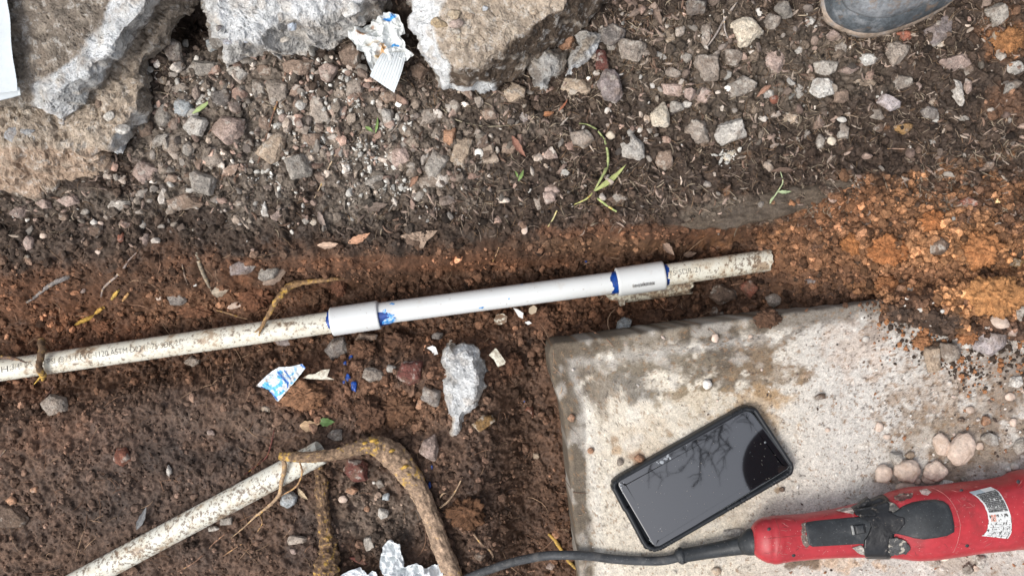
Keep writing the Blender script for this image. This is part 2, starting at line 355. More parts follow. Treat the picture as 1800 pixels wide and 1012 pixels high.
# ------------------------------------------------------------------ star-shaped sheet / solid patches
def resample(poly, step):
    poly = np.asarray(poly, float); out = []
    for i in range(len(poly)):
        a, b = poly[i], poly[(i+1) % len(poly)]; n = max(1, int(round(np.hypot(*(b-a))/step)))
        for k in range(n): out.append(a+(b-a)*k/n)
    return np.array(out)
def rings(poly, ts, centre=None):
    poly = np.asarray(poly, float); c = poly.mean(0) if centre is None else np.array(centre, float)
    return c[None, None, :]+(poly-c)[None]*np.asarray(ts)[:, None, None]
def ringmesh_faces(nr, n, close=True):
    F = grid_faces(nr, n, wrapv=True).tolist()
    if close: F.append([(nr-1)*n+j for j in range(n)][::-1])
    return F

# the slab
so = resample(SLAB, 4.0); so[:, 0] += 1.6*perlin(so[:, 0]*0.05, so[:, 1]*0.05); so[:, 1] += 1.6*perlin(so[:, 0]*0.05+9, so[:, 1]*0.05)
SC = np.array([1500.0, 880.0])
ts = [1.0, 1.0] ; zz = [-0.14, SLAB_Z-0.006]
dist_c = 500.0
for t in np.linspace(0, 1, 7):          # rounded arris
    a = t*math.pi/2; ts.append(1-(0.006/K/dist_c)*(1-math.cos(a))*0.9); zz.append(SLAB_Z-0.005*(1-math.sin(a)))
tl = ts[-1]
for t in np.linspace(0, 1, 260)[1:-1]: ts.append(tl*(1-t)); zz.append(SLAB_Z)
R_ = rings(so, ts, SC); zz = np.array(zz)[:, None]*np.ones((1, len(so)))
Vs = P(R_[..., 0], R_[..., 1], SLAB_Z); Vs[..., 2] = zz
nz = 0.0011*fbm(Vs[..., 0], Vs[..., 1], f=18, o=3)+0.0005*fbm(Vs[..., 0], Vs[..., 1], f=160, o=3)
Vs[..., 2] += nz*np.where(zz > SLAB_Z-0.0055, 1, 0)
Vs[..., 0] += np.where(zz < SLAB_Z-0.0001, 0.0004*perlin(Vs[..., 0]*170, Vs[..., 1]*170, zz*90), 0)
px, py = R_[..., 0], R_[..., 1]
sc = np.ones(px.shape+(3,))*np.array((0.545, 0.49, 0.405))
gl = (sstep(1250, 1500, px)*0.7)[..., None]; sc = sc*(1-gl)+np.array((0.46, 0.44, 0.42))*gl
SL = [(1050,645,110,52,(0.15,0.12,0.085),0.75),(1095,672,70,42,(0.13,0.117,0.10),0.75),(1130,628,140,34,(0.18,0.145,0.10),0.6),(1275,622,110,66,(0.075,0.057,0.04),0.92),(1290,665,80,34,(0.11,0.085,0.06),0.75),(1005,645,44,60,(0.12,0.095,0.07),0.85),(1340,650,70,50,(0.20,0.145,0.095),0.7),
      (1200,645,70,34,(0.19,0.16,0.12),0.7),(1330,710,60,40,(0.40,0.27,0.15),0.65),(1360,750,30,40,(0.38,0.26,0.15),0.5),(1230,700,60,20,(0.38,0.29,0.18),0.4),(1130,780,60,50,(0.42,0.33,0.23),0.35),
      (1060,690,20,60,(0.3,0.25,0.19),0.4),(1510,610,60,60,(0.46,0.36,0.29),0.5),(1700,760,140,100,(0.25,0.19,0.14),0.75),(1760,720,80,60,(0.2,0.15,0.11),0.6),(1630,760,50,40,(0.22,0.17,0.12),0.5),(1780,650,80,50,(0.16,0.12,0.09),0.7),(1560,570,70,30,(0.2,0.16,0.13),0.6),
      (1660,680,100,40,(0.36,0.29,0.23),0.5),(1740,810,70,40,(0.27,0.22,0.17),0.6),(1480,990,60,14,(0.5,0.33,0.2),0.6),(1410,990,26,14,(0.14,0.1,0.07),0.9),(1280,900,60,30,(0.38,0.32,0.25),0.4),(1700,995,80,20,(0.33,0.26,0.2),0.5),
      (1440,697,14,8,(0.12,0.08,0.05),0.9),(1124,806,16,12,(0.24,0.13,0.07),0.6),(1080,772,10,8,(0.3,0.2,0.12),0.7),(1180,765,12,8,(0.25,0.16,0.08),0.7),(1085,792,9,8,(0.4,0.27,0.16),0.7),(1038,792,8,7,(0.35,0.22,0.12),0.8),(1371,860,9,7,(0.25,0.17,0.1),0.8)]
sc = blobs(px, py, sc, SL, wf=0.028, wa=0.95)
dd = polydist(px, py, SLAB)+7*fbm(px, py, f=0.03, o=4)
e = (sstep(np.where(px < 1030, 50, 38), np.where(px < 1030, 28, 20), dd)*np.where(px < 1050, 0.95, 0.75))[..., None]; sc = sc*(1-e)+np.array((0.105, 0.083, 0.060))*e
e = (np.exp(-((dd-40)/9.0)**2)*0.35*sstep(1500, 1300, px))[..., None]; sc = sc*(1-e)+np.array((0.58, 0.56, 0.52))*e
sc = sc*np.exp(0.22*fbm(px, py, f=0.22, o=3, gain=0.8)*sstep(8, 20, dd))[..., None]
for q_, c_, s_ in ((0.50, (0.22, 0.135, 0.075), 0.7), (0.62, (0.07, 0.055, 0.045), 0.7)):
    k_ = (sstep(q_, q_+0.07, fbm(px+900*q_, py, f=0.10, o=5, gain=0.7)-.08+.3*np.exp(-(((px-1660)/150)**2+((py-690)/120)**2))+.22*np.exp(-(((px-1280)/110)**2+((py-630)/60)**2))+0.12*fbm(px, py, f=0.006, o=2))*s_)[..., None]; sc = sc*(1-k_)+np.array(c_)*k_
fl = fbm(px, py, f=0.11, o=3); lite = (sstep(0.15, 0.5, fbm(px+500, py, f=0.02, o=4))*0.35)[..., None]; sc = sc*(1-lite)+np.array((0.60, 0.57, 0.52))*lite
spk = (sstep(0.42, 0.62, fl)*sstep(1350, 1600, px)*sstep(900, 650, py)*0.85)[..., None]; sc = sc*(1-spk)+np.array((0.07, 0.05, 0.04))*spk
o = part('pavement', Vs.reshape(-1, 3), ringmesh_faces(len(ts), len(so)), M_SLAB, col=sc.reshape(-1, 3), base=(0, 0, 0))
tag(o, 'worn pale concrete paving slab with stained corner under phone and red saw', kind='structure')
# ------------------------------------------------------------------ base solids
def ico(sub):
    bm = bmesh.new(); bmesh.ops.create_icosphere(bm, subdivisions=sub, radius=1.0)
    V = np.array([v.co[:] for v in bm.verts]); F = np.array([[v.index for v in f.verts] for f in bm.faces]); bm.free(); return V, F
ICO = {s: ico(s) for s in (1, 2, 3, 4, 5)}
def facet(V, normals, hs, k=26.0):
    """radius of directions V inside the rounded intersection of half spaces"""
    q = (V@normals.T)/hs; q = np.maximum(q, 1e-3)
    return 1/((q**k).sum(1)**(1/k))
def lump_shapes(sub, n, rng, kind):
    V, F = ICO[sub]; out = []
    for i in range(n):
        if kind == 'stone':
            nn = rng.normal(size=(9, 3)); nn /= np.linalg.norm(nn, axis=1)[:, None]; nn = np.concatenate([nn, -nn[:3]]); r = facet(V, nn, rng.uniform(0.55, 1.0, 12), 30)
            r = np.minimum(r, 1.35)*(1+(0.08*fbm(V[:, 0]+5*i, V[:, 1], V[:, 2], f=2.0, o=3) if sub > 1 else 0))
            W = V*r[:, None]*np.array([1, rng.uniform(.6, .95), rng.uniform(.45, .8)])
        else:
            r = 1+0.42*fbm(V[:, 0]+9*i, V[:, 1], V[:, 2], f=1.5, o=3); W = V*r[:, None]*np.array([1, rng.uniform(.7, 1), rng.uniform(.6, .9)])
        out.append(W)
    return out, F
def rotm(n, rng, tilt=math.pi):
    a = rng.uniform(0, 2*math.pi, n); b = rng.uniform(-tilt, tilt, n); c = rng.uniform(-tilt, tilt, n)
    def R(ax, t):
        m = np.zeros((n, 3, 3)); c_, s_ = np.cos(t), np.sin(t); i, j = [(1, 2), (0, 2), (0, 1)][ax]
        m[:, ax, ax] = 1; m[:, i, i] = c_; m[:, j, j] = c_; m[:, i, j] = -s_; m[:, j, i] = s_; return m
    return R(2, a)@R(0, b)@R(1, c)
def scatter(name, pos, size, col, kind, sub, rng, m, label, sink=0.3, tilt=math.pi, flatshade=True):
    shapes, F = lump_shapes(sub, 14, rng, kind); n = len(pos); nv = len(shapes[0]); idx = rng.integers(0, 14, n)
    A = np.array(shapes)[idx]; Rm = rotm(n, rng, tilt)
    W = np.einsum('nij,nvj->nvi', Rm, A)*size[:, None, None]
    p = pos.copy(); p[:, 2] += size*(0.55-sink*1.0)
    W = W+p[:, None, :]
    FF = (F[None]+(np.arange(n)*nv)[:, None, None]).reshape(-1, 3)
    C = np.repeat(col[:, None, :], nv, 1)
    o = part(name, W.reshape(-1, 3), FF, m, col=C.reshape(-1, 3), smooth=not flatshade, base=(0, 0, 0))
    return tag(o, label, kind='stuff')
def rand_px(n, x0=-70, x1=1870, y0=-60, y1=1072): return RNG.uniform(x0, x1, n), RNG.uniform(y0, y1, n)
def keep(px, py, dens): 
    m = RNG.random(len(px)) < dens; return px[m], py[m]

# density fields
def on_slab(px, py): return inpoly(px, py, SLAB) & (polydist(px, py, SLAB) > 8)
SPILL = np.array([(1540,535),(1900,450),(1900,640),(1800,650),(1740,640),(1700,650),(1640,610),(1600,600)], float)
def patchy(px, py, f=0.02, k=3.0): return np.clip(0.5+k*0.35*fbm(px, py, f=f, o=3), 0.05, 1)
# soil crumbs
def crumbs(n, smin, smax, sub, seed, name, label, only=False):
    rng = np.random.default_rng(seed)
    px, py = rng.uniform(-200, 2000, n), rng.uniform(-170, 1180, n)
    d = patchy(px, py)
    trench = sstep(-30, 20, py-bankY(px)); d = d*(0.85+0.15*trench)
    low = sstep(60, 130, py-pipeY(px))*sstep(600, 420, px); d = d*(1-0.15*low)
    d = d*(1-0.8*np.exp(-(((px-1290)/110)**2+((py-375)/28.0)**2)))
    if only: d = d*sstep(-10, 20, py-bankY(px))*(sstep(130, 60, py-pipeY(px))+.5*sstep(560, 760, px))
    sl = inpoly(px, py, SLAB) | (polydist(px, py, SLAB) < 5); sp = sstep(60, -10, np.where(inpoly(px, py, SPILL), -1, 1)*polydist(px, py, SPILL))
    d = np.where(sl, np.maximum(sp*0.9, 0.0), d)
    m = rng.random(n) < d; px, py = px[m], py[m]; n = len(px)
    pos = at(px, py); s = smin*(smax/smin)**(rng.random(n)**2.2)
    c = soil_col(px, py)*np.exp(rng.normal(0.05, 0.48, n))[:, None]
    on = on_slab(px, py) & (pos[:, 2] < SLAB_Z+0.004); pick = rng.random(n) < 0.6
    c = np.where((on & pick)[:, None], np.array((0.05, 0.035, 0.026)), c); c = np.where((on & ~pick)[:, None], np.array((0.32, 0.15, 0.07)), c)
    s = np.where(on, s*0.6, s)
    return scatter(name, pos, s, np.clip(c, 0.008, 0.9), 'clod', sub, rng, M_CRUMB, label)
crumbs(62000, 0.0008, 0.0032, 1, 11, 'soil_crumbs', 'fine loose crumbs of brown and orange soil all over the trench')
crumbs(20000, 0.0017, 0.0066, 2, 12, 'soil_clods', 'small loose clods of brown and orange soil in and around the trench')
crumbs(38000, 0.0014, 0.0056, 2, 13, 'trench_clods', 'crumbly red-brown clods covering the trench sides and floor', True)
def orange():
    rng = np.random.default_rng(31); n = 36000
    px, py = rng.uniform(1300, 1860, n), rng.uniform(290, 660, n)
    d = sstep(0.3, 0.8, soil_col(px, py)[:, 0]/0.255)*np.clip(0.5+0.9*fbm(px, py, f=0.018, o=3), 0.05, 1)
    d = d*.8*np.where(inpoly(px, py, SLAB) & ~(inpoly(px, py, SPILL) | (polydist(px, py, SPILL) < 22)), 0, 1)
    m = rng.random(n) < d; px, py = px[m], py[m]; n = len(px); pos = at(px, py); s = 0.0008*(5.8)**(rng.random(n)**3.0)
    c = soil_col(px, py)*np.exp(rng.normal(0.0, 0.5, n))[:, None]; c = np.where((rng.random(n) < .07)[:, None], np.array((.07, .043, .028)), c)
    scatter('orange_clods', pos, s, np.clip(c, 0.01, 0.9), 'clod', 2, rng, M_CRUMB, 'loose orange clay clods heaped at the end of the white pipe')
orange()
# loose gravel too small and too many to count
GPAL = np.array([(.33,.29,.25),(.25,.21,.17),(.40,.35,.30),(.20,.15,.12),(.30,.21,.17),(.55,.52,.47),(.17,.14,.12),(.36,.26,.21)])
def gravel():
    rng = np.random.default_rng(21); n = 40000
    px, py = rng.uniform(-200, 2000, n), rng.uniform(-170, 480, n)
    g = 0.12+0.85*np.exp(-(((px-540)/340)**2+((py-225)/150)**2))+0.35*np.exp(-(((px-1250)/300)**2+((py-100)/130)**2))+0.3*np.exp(-(((px-150)/200)**2+((py-370)/50)**2))
    g = g*sstep(470, 380, py+0.03*px)*patchy(px, py, 0.015, 3.5)
    m = rng.random(n) < g*0.5; px, py = px[m], py[m]; n = len(px); pos = at(px, py); s = 0.0013*(5.2)**(rng.random(n)**2.0)
    c = GPAL[rng.integers(0, 8, n)]*np.exp(rng.normal(-0.3, 0.35, n))[:, None]
    scatter('gravel', pos, s, c, 'stone', 2, rng, M_GRAV, 'fine grey and brown gravel on the bank above the trench')
    n = 5200; px, py = rng.uniform(180, 1860, n), rng.uniform(-60, 420, n)
    g = np.exp(-(((px-540)/350)**2+((py-225)/125)**4))+0.34*np.exp(-(((px-1300)/330)**2+((py-110)/120)**2))+.5*np.exp(-(((px-180)/140)**2+((py-365)/25)**2))
    m = rng.random(n) < g*0.8*patchy(px, py, .012, 2.5); px, py = px[m], py[m]; n = len(px); pos = at(px, py); s = 0.0028*(3.3)**(rng.random(n)**1.7)
    c = (GPAL[rng.integers(0, 8, n)]*1.25*np.array((1.03, .98, .95)))*np.exp(rng.normal(-0.05, 0.3, n))[:, None]
    scatter('coarse_gravel', pos, s, c, 'stone', 3, rng, M_STONE, 'coarse angular gravel filling the gaps between the larger stones', sink=.62)
    n = 2600; ctr = [(590,150,40,60),(560,190,30,30),(505,205,30,30),(650,300,45,40),(620,180,25,60),(690,330,60,20),(480,290,60,50),(560,250,40,20),(690,215,30,20),(365,165,50,30),(640,270,50,30),(1280,275,20,12)]
    P_ = []; 
    for (a, b, c1, c2) in ctr:
        k = n//len(ctr); P_.append(np.stack([rng.normal(a, c1*0.55, k), rng.normal(b, c2*0.55, k)], 1))
    q = np.concatenate(P_); m = rng.random(len(q)) < patchy(q[:, 0], q[:, 1], 0.04, 4)*0.6; q = q[m]; n = len(q); pos = at(q[:, 0], q[:, 1]); pos[:, 2] += 0.001
    s = 0.0009*(5.0)**(rng.random(n)**2.6); c = np.array((.56,.54,.49))*np.exp(rng.normal(-0.1, 0.2, n))[:, None]
    scatter('white_grit', pos, s, np.clip(c, 0, .8), 'stone', 1, rng, M_GRAV, 'pale crushed mortar grit lying among the grey gravel')
    n = 9000; px, py = rng.uniform(960, 1860, n), rng.uniform(520, 1072, n)
    d = (0.05+0.7*np.exp(-(((px-1720)/170)**2+((py-770)/90)**2))+0.95*np.exp(-(((px-1680)/170)**2+((py-640)/70)**2)))*patchy(px, py, .02, 3.5)+0.3*np.exp(-(((px-1650)/150)**2+((py-1000)/20)**2))
    d = d*on_slab(px, py); m = rng.random(n) < d; px, py = px[m], py[m]; n = len(px); pos = at(px, py); s = 0.0006*(5.0)**(rng.random(n)**2.2)
    pal = np.array([(.6,.55,.5),(.52,.42,.36),(.07,.05,.04),(.3,.15,.08),(.2,.15,.12),(.62,.6,.56)])
    scatter('slab_grit', pos, s, pal[rng.integers(0, 6, n)], 'stone', 1, rng, M_GRAV, 'fine pale and dark grit strewn over the paving slab')
gravel()
# mulch: needles, bark shreds, rootlets
def fibres(name, n, box, lmin, lmax, w, cols, seed, dens, label, lift=0.0012):
    rng = np.random.default_rng(seed); px, py = rng.uniform(box[0], box[1], n), rng.uniform(box[2], box[3], n)
    m = rng.random(n) < dens(px, py); px, py = px[m], py[m]; n = len(px); c0 = at(px, py)
    L = lmin*(lmax/lmin)**rng.random(n); th = rng.uniform(0, 2*math.pi, n); bend = rng.normal(0, 0.28, n); ns = 6
    t = np.linspace(-0.5, 0.5, ns); ang = th[:, None]+bend[:, None]*t[None]*2
    X = c0[:, 0:1]+L[:, None]*t[None]*np.cos(ang); Y = c0[:, 1:2]+L[:, None]*t[None]*np.sin(ang)
    Z = sup(X, Y); Z = 0.5*Z+0.5*Z.max(1, keepdims=True)*0.6+0.2*Z.mean(1, keepdims=True)*1.0 if False else 0.45*Z+0.55*np.maximum(Z.mean(1, keepdims=True), Z)
    Z = Z+lift*rng.uniform(0.3, 1.6, n)[:, None]
    W = w*rng.uniform(0.5, 1.4, n)[:, None]*np.array([0.25, .8, 1, 1, .8, .2])[None]
    nx, ny = -np.sin(ang), np.cos(ang)
    A = np.stack([X+nx*W, Y+ny*W, Z], -1); B = np.stack([X-nx*W, Y-ny*W, Z], -1); C = np.stack([X, Y, Z+W*0.9], -1); D = np.stack([X, Y, Z-W*0.6], -1)
    V = np.stack([A, C, B, D], 2)          # n, ns, 4, 3
    base = (np.arange(n)*ns*4)[:, None, None, None]; i = np.arange(ns-1)[None, :, None, None]; k = np.arange(4)[None, None, :, None]
    k2 = (k+1) % 4; F = np.concatenate([base+i*4+k, base+i*4+k2, base+(i+1)*4+k2, base+(i+1)*4+k], -1).reshape(-1, 4)
    cc = np.array(cols)[rng.integers(0, len(cols), n)]*np.exp(rng.normal(0, 0.25, n))[:, None]
    o = part(name, V.reshape(-1, 3), F, M_FIB, col=np.repeat(cc, ns*4, 0), smooth=False, base=(0, 0, 0)); return tag(o, label, kind='stuff')
def dm(px, py): 
    g = sstep(430, 370, py+0.02*(px-900))*(0.35+0.65*sstep(560, 900, px))*patchy(px, py, 0.01, 3); return g*(1-0.6*np.exp(-(((px-560)/220)**2+((py-230)/120)**2)))
MULCH = [(.10,.07,.05),(.16,.12,.085),(.22,.17,.13),(.07,.05,.035),(.27,.22,.16),(.14,.09,.055),(.05,.035,.025)]
fibres('mulch', 20000, (-60, 1860, -50, 440), 0.006, 0.020, 0.00042, MULCH, 41, dm, 'dry brown mulch shreds and needles over the upper bank')
fibres('bark_shreds', 4000, (-60, 1860, -50, 450), 0.006, 0.014, 0.0011, [(.20,.15,.12),(.28,.21,.17),(.14,.09,.065),(.32,.26,.21)], 42, dm, 'flat grey brown bark shreds strewn over the upper bank')
fibres('rootlets', 1600, (-60, 1300, 430, 1072), 0.010, 0.045, 0.00035, [(.24,.14,.09),(.15,.085,.055),(.30,.20,.13)], 43, lambda x, y: 0.6*patchy(x, y, .01, 3)*(~on_slab(x, y)), 'hair thin reddish rootlets poking from the trench soil')

# ------------------------------------------------------------------ counted stones
CK = {'gry': ((.26,.235,.205), 'grey'), 'lgr': ((.37,.345,.31), 'light grey'), 'dgr': ((.17,.15,.135), 'dark grey'), 'blu': ((.31,.33,.335), 'blue grey'), 'tan': ((.34,.265,.195), 'tan'), 'brn': ((.20,.145,.11), 'brown'),
      'dbr': ((.11,.075,.055), 'dark brown'), 'pnk': ((.31,.235,.20), 'pinkish'), 'red': ((.13,.048,.038), 'dark red'), 'brk': ((.22,.085,.055), 'brick red'), 'wht': ((.52,.50,.46), 'white'), 'crm': ((.48,.42,.33), 'cream'),
      'org': ((.32,.18,.11), 'orange brown'), 'pur': ((.22,.185,.175), 'purplish grey'), 'och': ((.24,.14,.055), 'ochre brown'), 'lav': ((.33,.29,.285), 'mauve'), 'peb': ((.50,.40,.33), 'pale pink'), 'gbr': ((.25,.21,.175), 'grey brown')}
ROCKS = """
304 92 40 50 dgr|285 141 20 17 tan|317 122 34 20 gbr -40|356 121 70 34 gry 5|417 129 46 30 lgr|465 122 36 24 brn|380 82 40 36 blu|318 154 42 22 gbr|400 151 14 13 tan|388 173 42 32 dgr 10|322 189 36 38 blu|352 172 36 20 lgr|286 203 34 52 gry|344 222 46 38 lgr|401 226 60 58 pnk|255 223 30 38 brn|283 245 42 24 gry 30|300 254 34 36 gbr|252 303 48 46 pnk -45|302 314 28 20 brn|356 322 52 46 gry|477 262 66 48 tan 30|524 293 48 44 gry|558 190 36 58 gbr 10|528 184 24 20 wht|453 155 32 34 gry|425 161 24 22 gry|490 160 50 42 gbr|519 153 26 18 pnk|546 156 16 14 wht|576 128 36 38 pnk|465 215 28 30 brn|522 118 60 30 brn|437 253 20 20 brn|545 268 20 18 tan|545 245 36 24 brn|372 275 44 38 gbr|497 208 20 20 pnk|330 262 26 30 gry|410 290 22 16 gbr|538 230 22 12 lgr|
622 153 34 38 gbr|618 97 50 50 brn|737 124 42 34 dbr|681 171 38 26 brn|680 206 20 34 lgr 15|702 275 42 46 pnk|755 205 50 34 gbr 30|765 290 44 56 gry -20|790 240 24 36 org|810 268 42 60 tan|768 238 20 30 gbr|904 163 52 42 tan|917 210 38 28 lav 10|1010 152 56 38 tan|992 70 44 38 org|1075 60 54 42 dgr|1056 104 26 42 red 15|1110 88 52 38 gbr|1075 83 18 14 gry|1157 98 32 16 lgr -30|1176 64 32 34 tan|1195 55 22 20 gbr|1182 129 34 22 gbr|1073 152 44 66 pur 15|1184 158 46 26 pnk -10|1190 188 28 22 gry|1160 204 44 52 crm -20|1112 260 50 50 lgr|1025 243 48 36 gbr|968 272 28 26 pnk|1073 238 18 16 crm|1124 228 14 12 wht|970 333 30 20 pnk|1168 280 34 40 brn|1068 195 14 13 wht|1146 151 12 11 wht|755 320 56 32 gbr|895 262 30 24 brn|860 200 34 24 brn|800 185 22 30 gbr|842 178 18 24 gbr|700 152 18 22 dbr|690 60 22 30 dbr|660 320 40 26 gry|845 237 26 18 gry|
1312 54 64 62 crm -30|1336 23 16 20 wht|1421 38 28 20 wht|1378 17 34 34 gry|1358 37 34 30 gbr|1290 100 38 32 gbr|1245 120 50 56 gbr|1361 104 42 46 pnk -25|1306 152 56 40 gry|1403 89 26 20 lgr|1465 63 30 22 pnk|1480 84 24 28 gry|1452 118 46 30 gry|1445 154 46 36 wht|1400 158 42 24 lgr -35|1526 104 40 24 wht|1577 92 46 50 gbr|1590 62 30 20 brk|1652 55 68 40 pur 30|1655 78 28 12 tan 20|1492 122 40 18 pnk 10|1522 145 46 15 tan -5|1587 144 44 28 gbr|1613 152 18 18 pnk|1564 180 46 30 lav -12|1680 110 62 32 pnk 15|1700 122 32 30 brn|1684 162 24 52 lgr 20|1702 152 16 30 pnk|1753 25 50 50 gry|1751 62 14 28 tan|1787 119 36 24 lgr|1779 151 40 18 gry 35|1286 231 62 50 lgr|1225 229 50 52 gbr|1284 274 36 20 crm 15|1388 208 48 22 tan|1480 231 27 36 gry|1462 248 16 16 crm|1442 250 20 30 gry|1635 198 38 24 dgr|1690 207 34 14 gry|1590 225 36 22 och|1637 250 26 10 lgr|1238 166 30 32 pnk|1212 164 24 28 pnk|1206 184 24 16 lgr|1240 60 24 46 gbr -15|1420 135 34 16 brn|1350 165 24 20 lgr|1360 175 20 16 brk|1540 200 30 22 gbr|1480 170 30 24 brn|1545 225 22 18 dbr|1225 12 40 30 dgr|1205 100 26 20 gry|1395 245 24 18 dbr|1600 280 22 16 dbr|1740 290 22 16 brn|
33 373 34 24 pnk|77 358 32 20 pnk|121 352 46 24 pnk|207 360 46 22 gry|322 355 70 36 brn 10|464 369 14 32 wht 10|489 377 36 18 pnk 30|551 390 16 17 tan|537 388 14 14 gry|420 357 22 12 gbr|250 394 20 20 lgr|254 419 20 26 pnk|175 394 15 11 peb|50 427 20 28 pnk|168 405 28 26 dbr|212 417 12 20 brk|425 468 50 30 pur 10|472 478 38 34 gry|309 525 38 28 dgr|411 537 28 12 peb 10|500 600 38 18 pur|340 636 36 22 gbr|592 612 46 40 dgr 40|143 510 14 11 pnk|280 523 14 10 peb|342 500 9 7 wht|76 414 14 12 peb|47 452 12 10 tan|172 443 11 9 peb|300 370 20 14 gbr|380 350 26 16 dgr|150 372 18 12 gry|112 382 20 14 brn|
946 355 18 28 gbr|965 346 28 28 pnk|1083 350 50 26 dbr|922 404 12 17 peb|1097 569 28 24 blu|722 655 54 46 red 20|655 660 50 30 gbr|768 590 24 18 dgr|687 648 20 16 lgr|644 594 42 20 brn|
1272 518 50 42 dbr|1318 506 32 38 brk|1362 528 32 26 gbr|1260 548 26 22 dbr|1428 494 26 12 pur|1586 508 22 15 org|1600 510 16 13 gbr|1652 432 34 34 dbr|1737 456 22 22 dbr|1790 465 32 26 och|1702 358 42 24 brk|1740 602 68 50 lav 10|1757 565 38 24 peb -20|1781 583 18 18 pnk|1670 618 38 40 gbr|1640 630 34 50 tan|1792 548 20 34 gry|1522 596 13 11 wht|1243 675 18 19 wht|1786 672 30 22 wht|1618 544 12 9 wht|1257 594 13 16 peb|1700 607 13 12 wht|1669 673 9 8 wht|1594 524 7 6 wht|1319 591 9 7 peb|1657 547 8 7 wht|
96 712 50 42 gbr 20|214 802 34 36 brk|297 828 11 24 lgr|507 877 30 34 blu|398 915 26 16 gry|376 929 24 10 lgr|521 949 38 20 gbr|467 719 17 12 tan|15 907 66 50 dbr|370 760 18 10 pnk|754 788 40 54 pnk -25|852 742 46 26 och 25|758 695 36 38 dgr|739 710 16 22 org|929 724 22 30 brk|625 826 46 42 red|618 862 25 17 org|674 903 21 22 lgr|645 894 14 14 org|679 873 15 15 blu|603 877 17 14 peb|657 848 7 6 wht|969 994 18 16 pnk|843 978 22 17 brn|943 801 12 12 tan|668 850 18 16 gry|648 955 20 26 gry|632 985 40 14 red -25|20 880 22 18 org|590 765 30 22 dgr|515 968 14 12 pnk|60 860 16 12 org|
1554 833 32 34 peb|1595 827 48 42 peb|1576 805 25 28 lgr|1645 828 46 38 peb|1656 781 30 42 peb 15|1690 790 46 62 peb -30|1741 771 36 24 lgr|1593 856 38 18 peb|1633 842 26 18 peb|1613 845 12 12 peb|1663 849 30 14 wht|1722 784 15 14 peb|1705 720 17 14 peb|1776 697 20 16 peb|1781 742 14 16 peb|1793 785 24 32 gry|1559 767 14 11 peb|1784 820 15 12 wht|1772 825 11 10 wht|1724 986 20 26 lgr|1702 1000 20 22 gry|1660 981 15 10 peb|1648 988 11 11 lgr|1716 998 12 12 peb|1292 936 42 16 lgr 8|1260 1003 20 18 tan|1734 739 18 20 org|1443 697 22 12 dbr|1124 806 20 17 org|1090 812 14 14 gry|1038 792 12 11 org|1005 735 15 17 org|1129 932 11 11 org|1375 860 11 9 dbr|1455 755 10 8 peb|1695 843 13 10 lgr|1546 750 14 18 peb|1600 800 20 15 tan|1755 838 14 8 lgr|1690 738 14 10 dbr
"""
LAND = [('the crumpled tissue wad with blue smears', 668, 90), ('the big tan-topped concrete block', 860, 70), ('the pale grey concrete block', 520, 60), ('the orange-tan concrete slab piece', 120, 270), ('the muddy boot', 1560, 15),
        ('the left pipe coupling', 626, 558), ('the right pipe coupling', 1125, 487), ('the bent green weed', 1060, 300), ('the muddy pipe end', 1335, 460), ('the printed left pipe', 200, 620), ('the torn blue packet', 490, 672),
        ('the white pointed concrete shard', 815, 690), ('the black phone', 1235, 840), ('the red power tool', 1600, 915), ('the orange clay heap', 1600, 420), ('the buried lower pipe', 340, 905), ('the thick bent root', 730, 840),
        ('the upright muddy root', 572, 920), ('the slab corner', 968, 610), ('the white tissue at the bottom edge', 710, 985), ('the muddy root over the old pipe', 500, 520), ('the small dark concrete lump', 955, 120), ('the black cord', 1060, 978), ('the curled dry leaf', 738, 413), ('the forked grey twig', 1270, 40)]
DIRS = ['right of', 'above and right of', 'above', 'above and left of', 'left of', 'below and left of', 'below', 'below and right of']
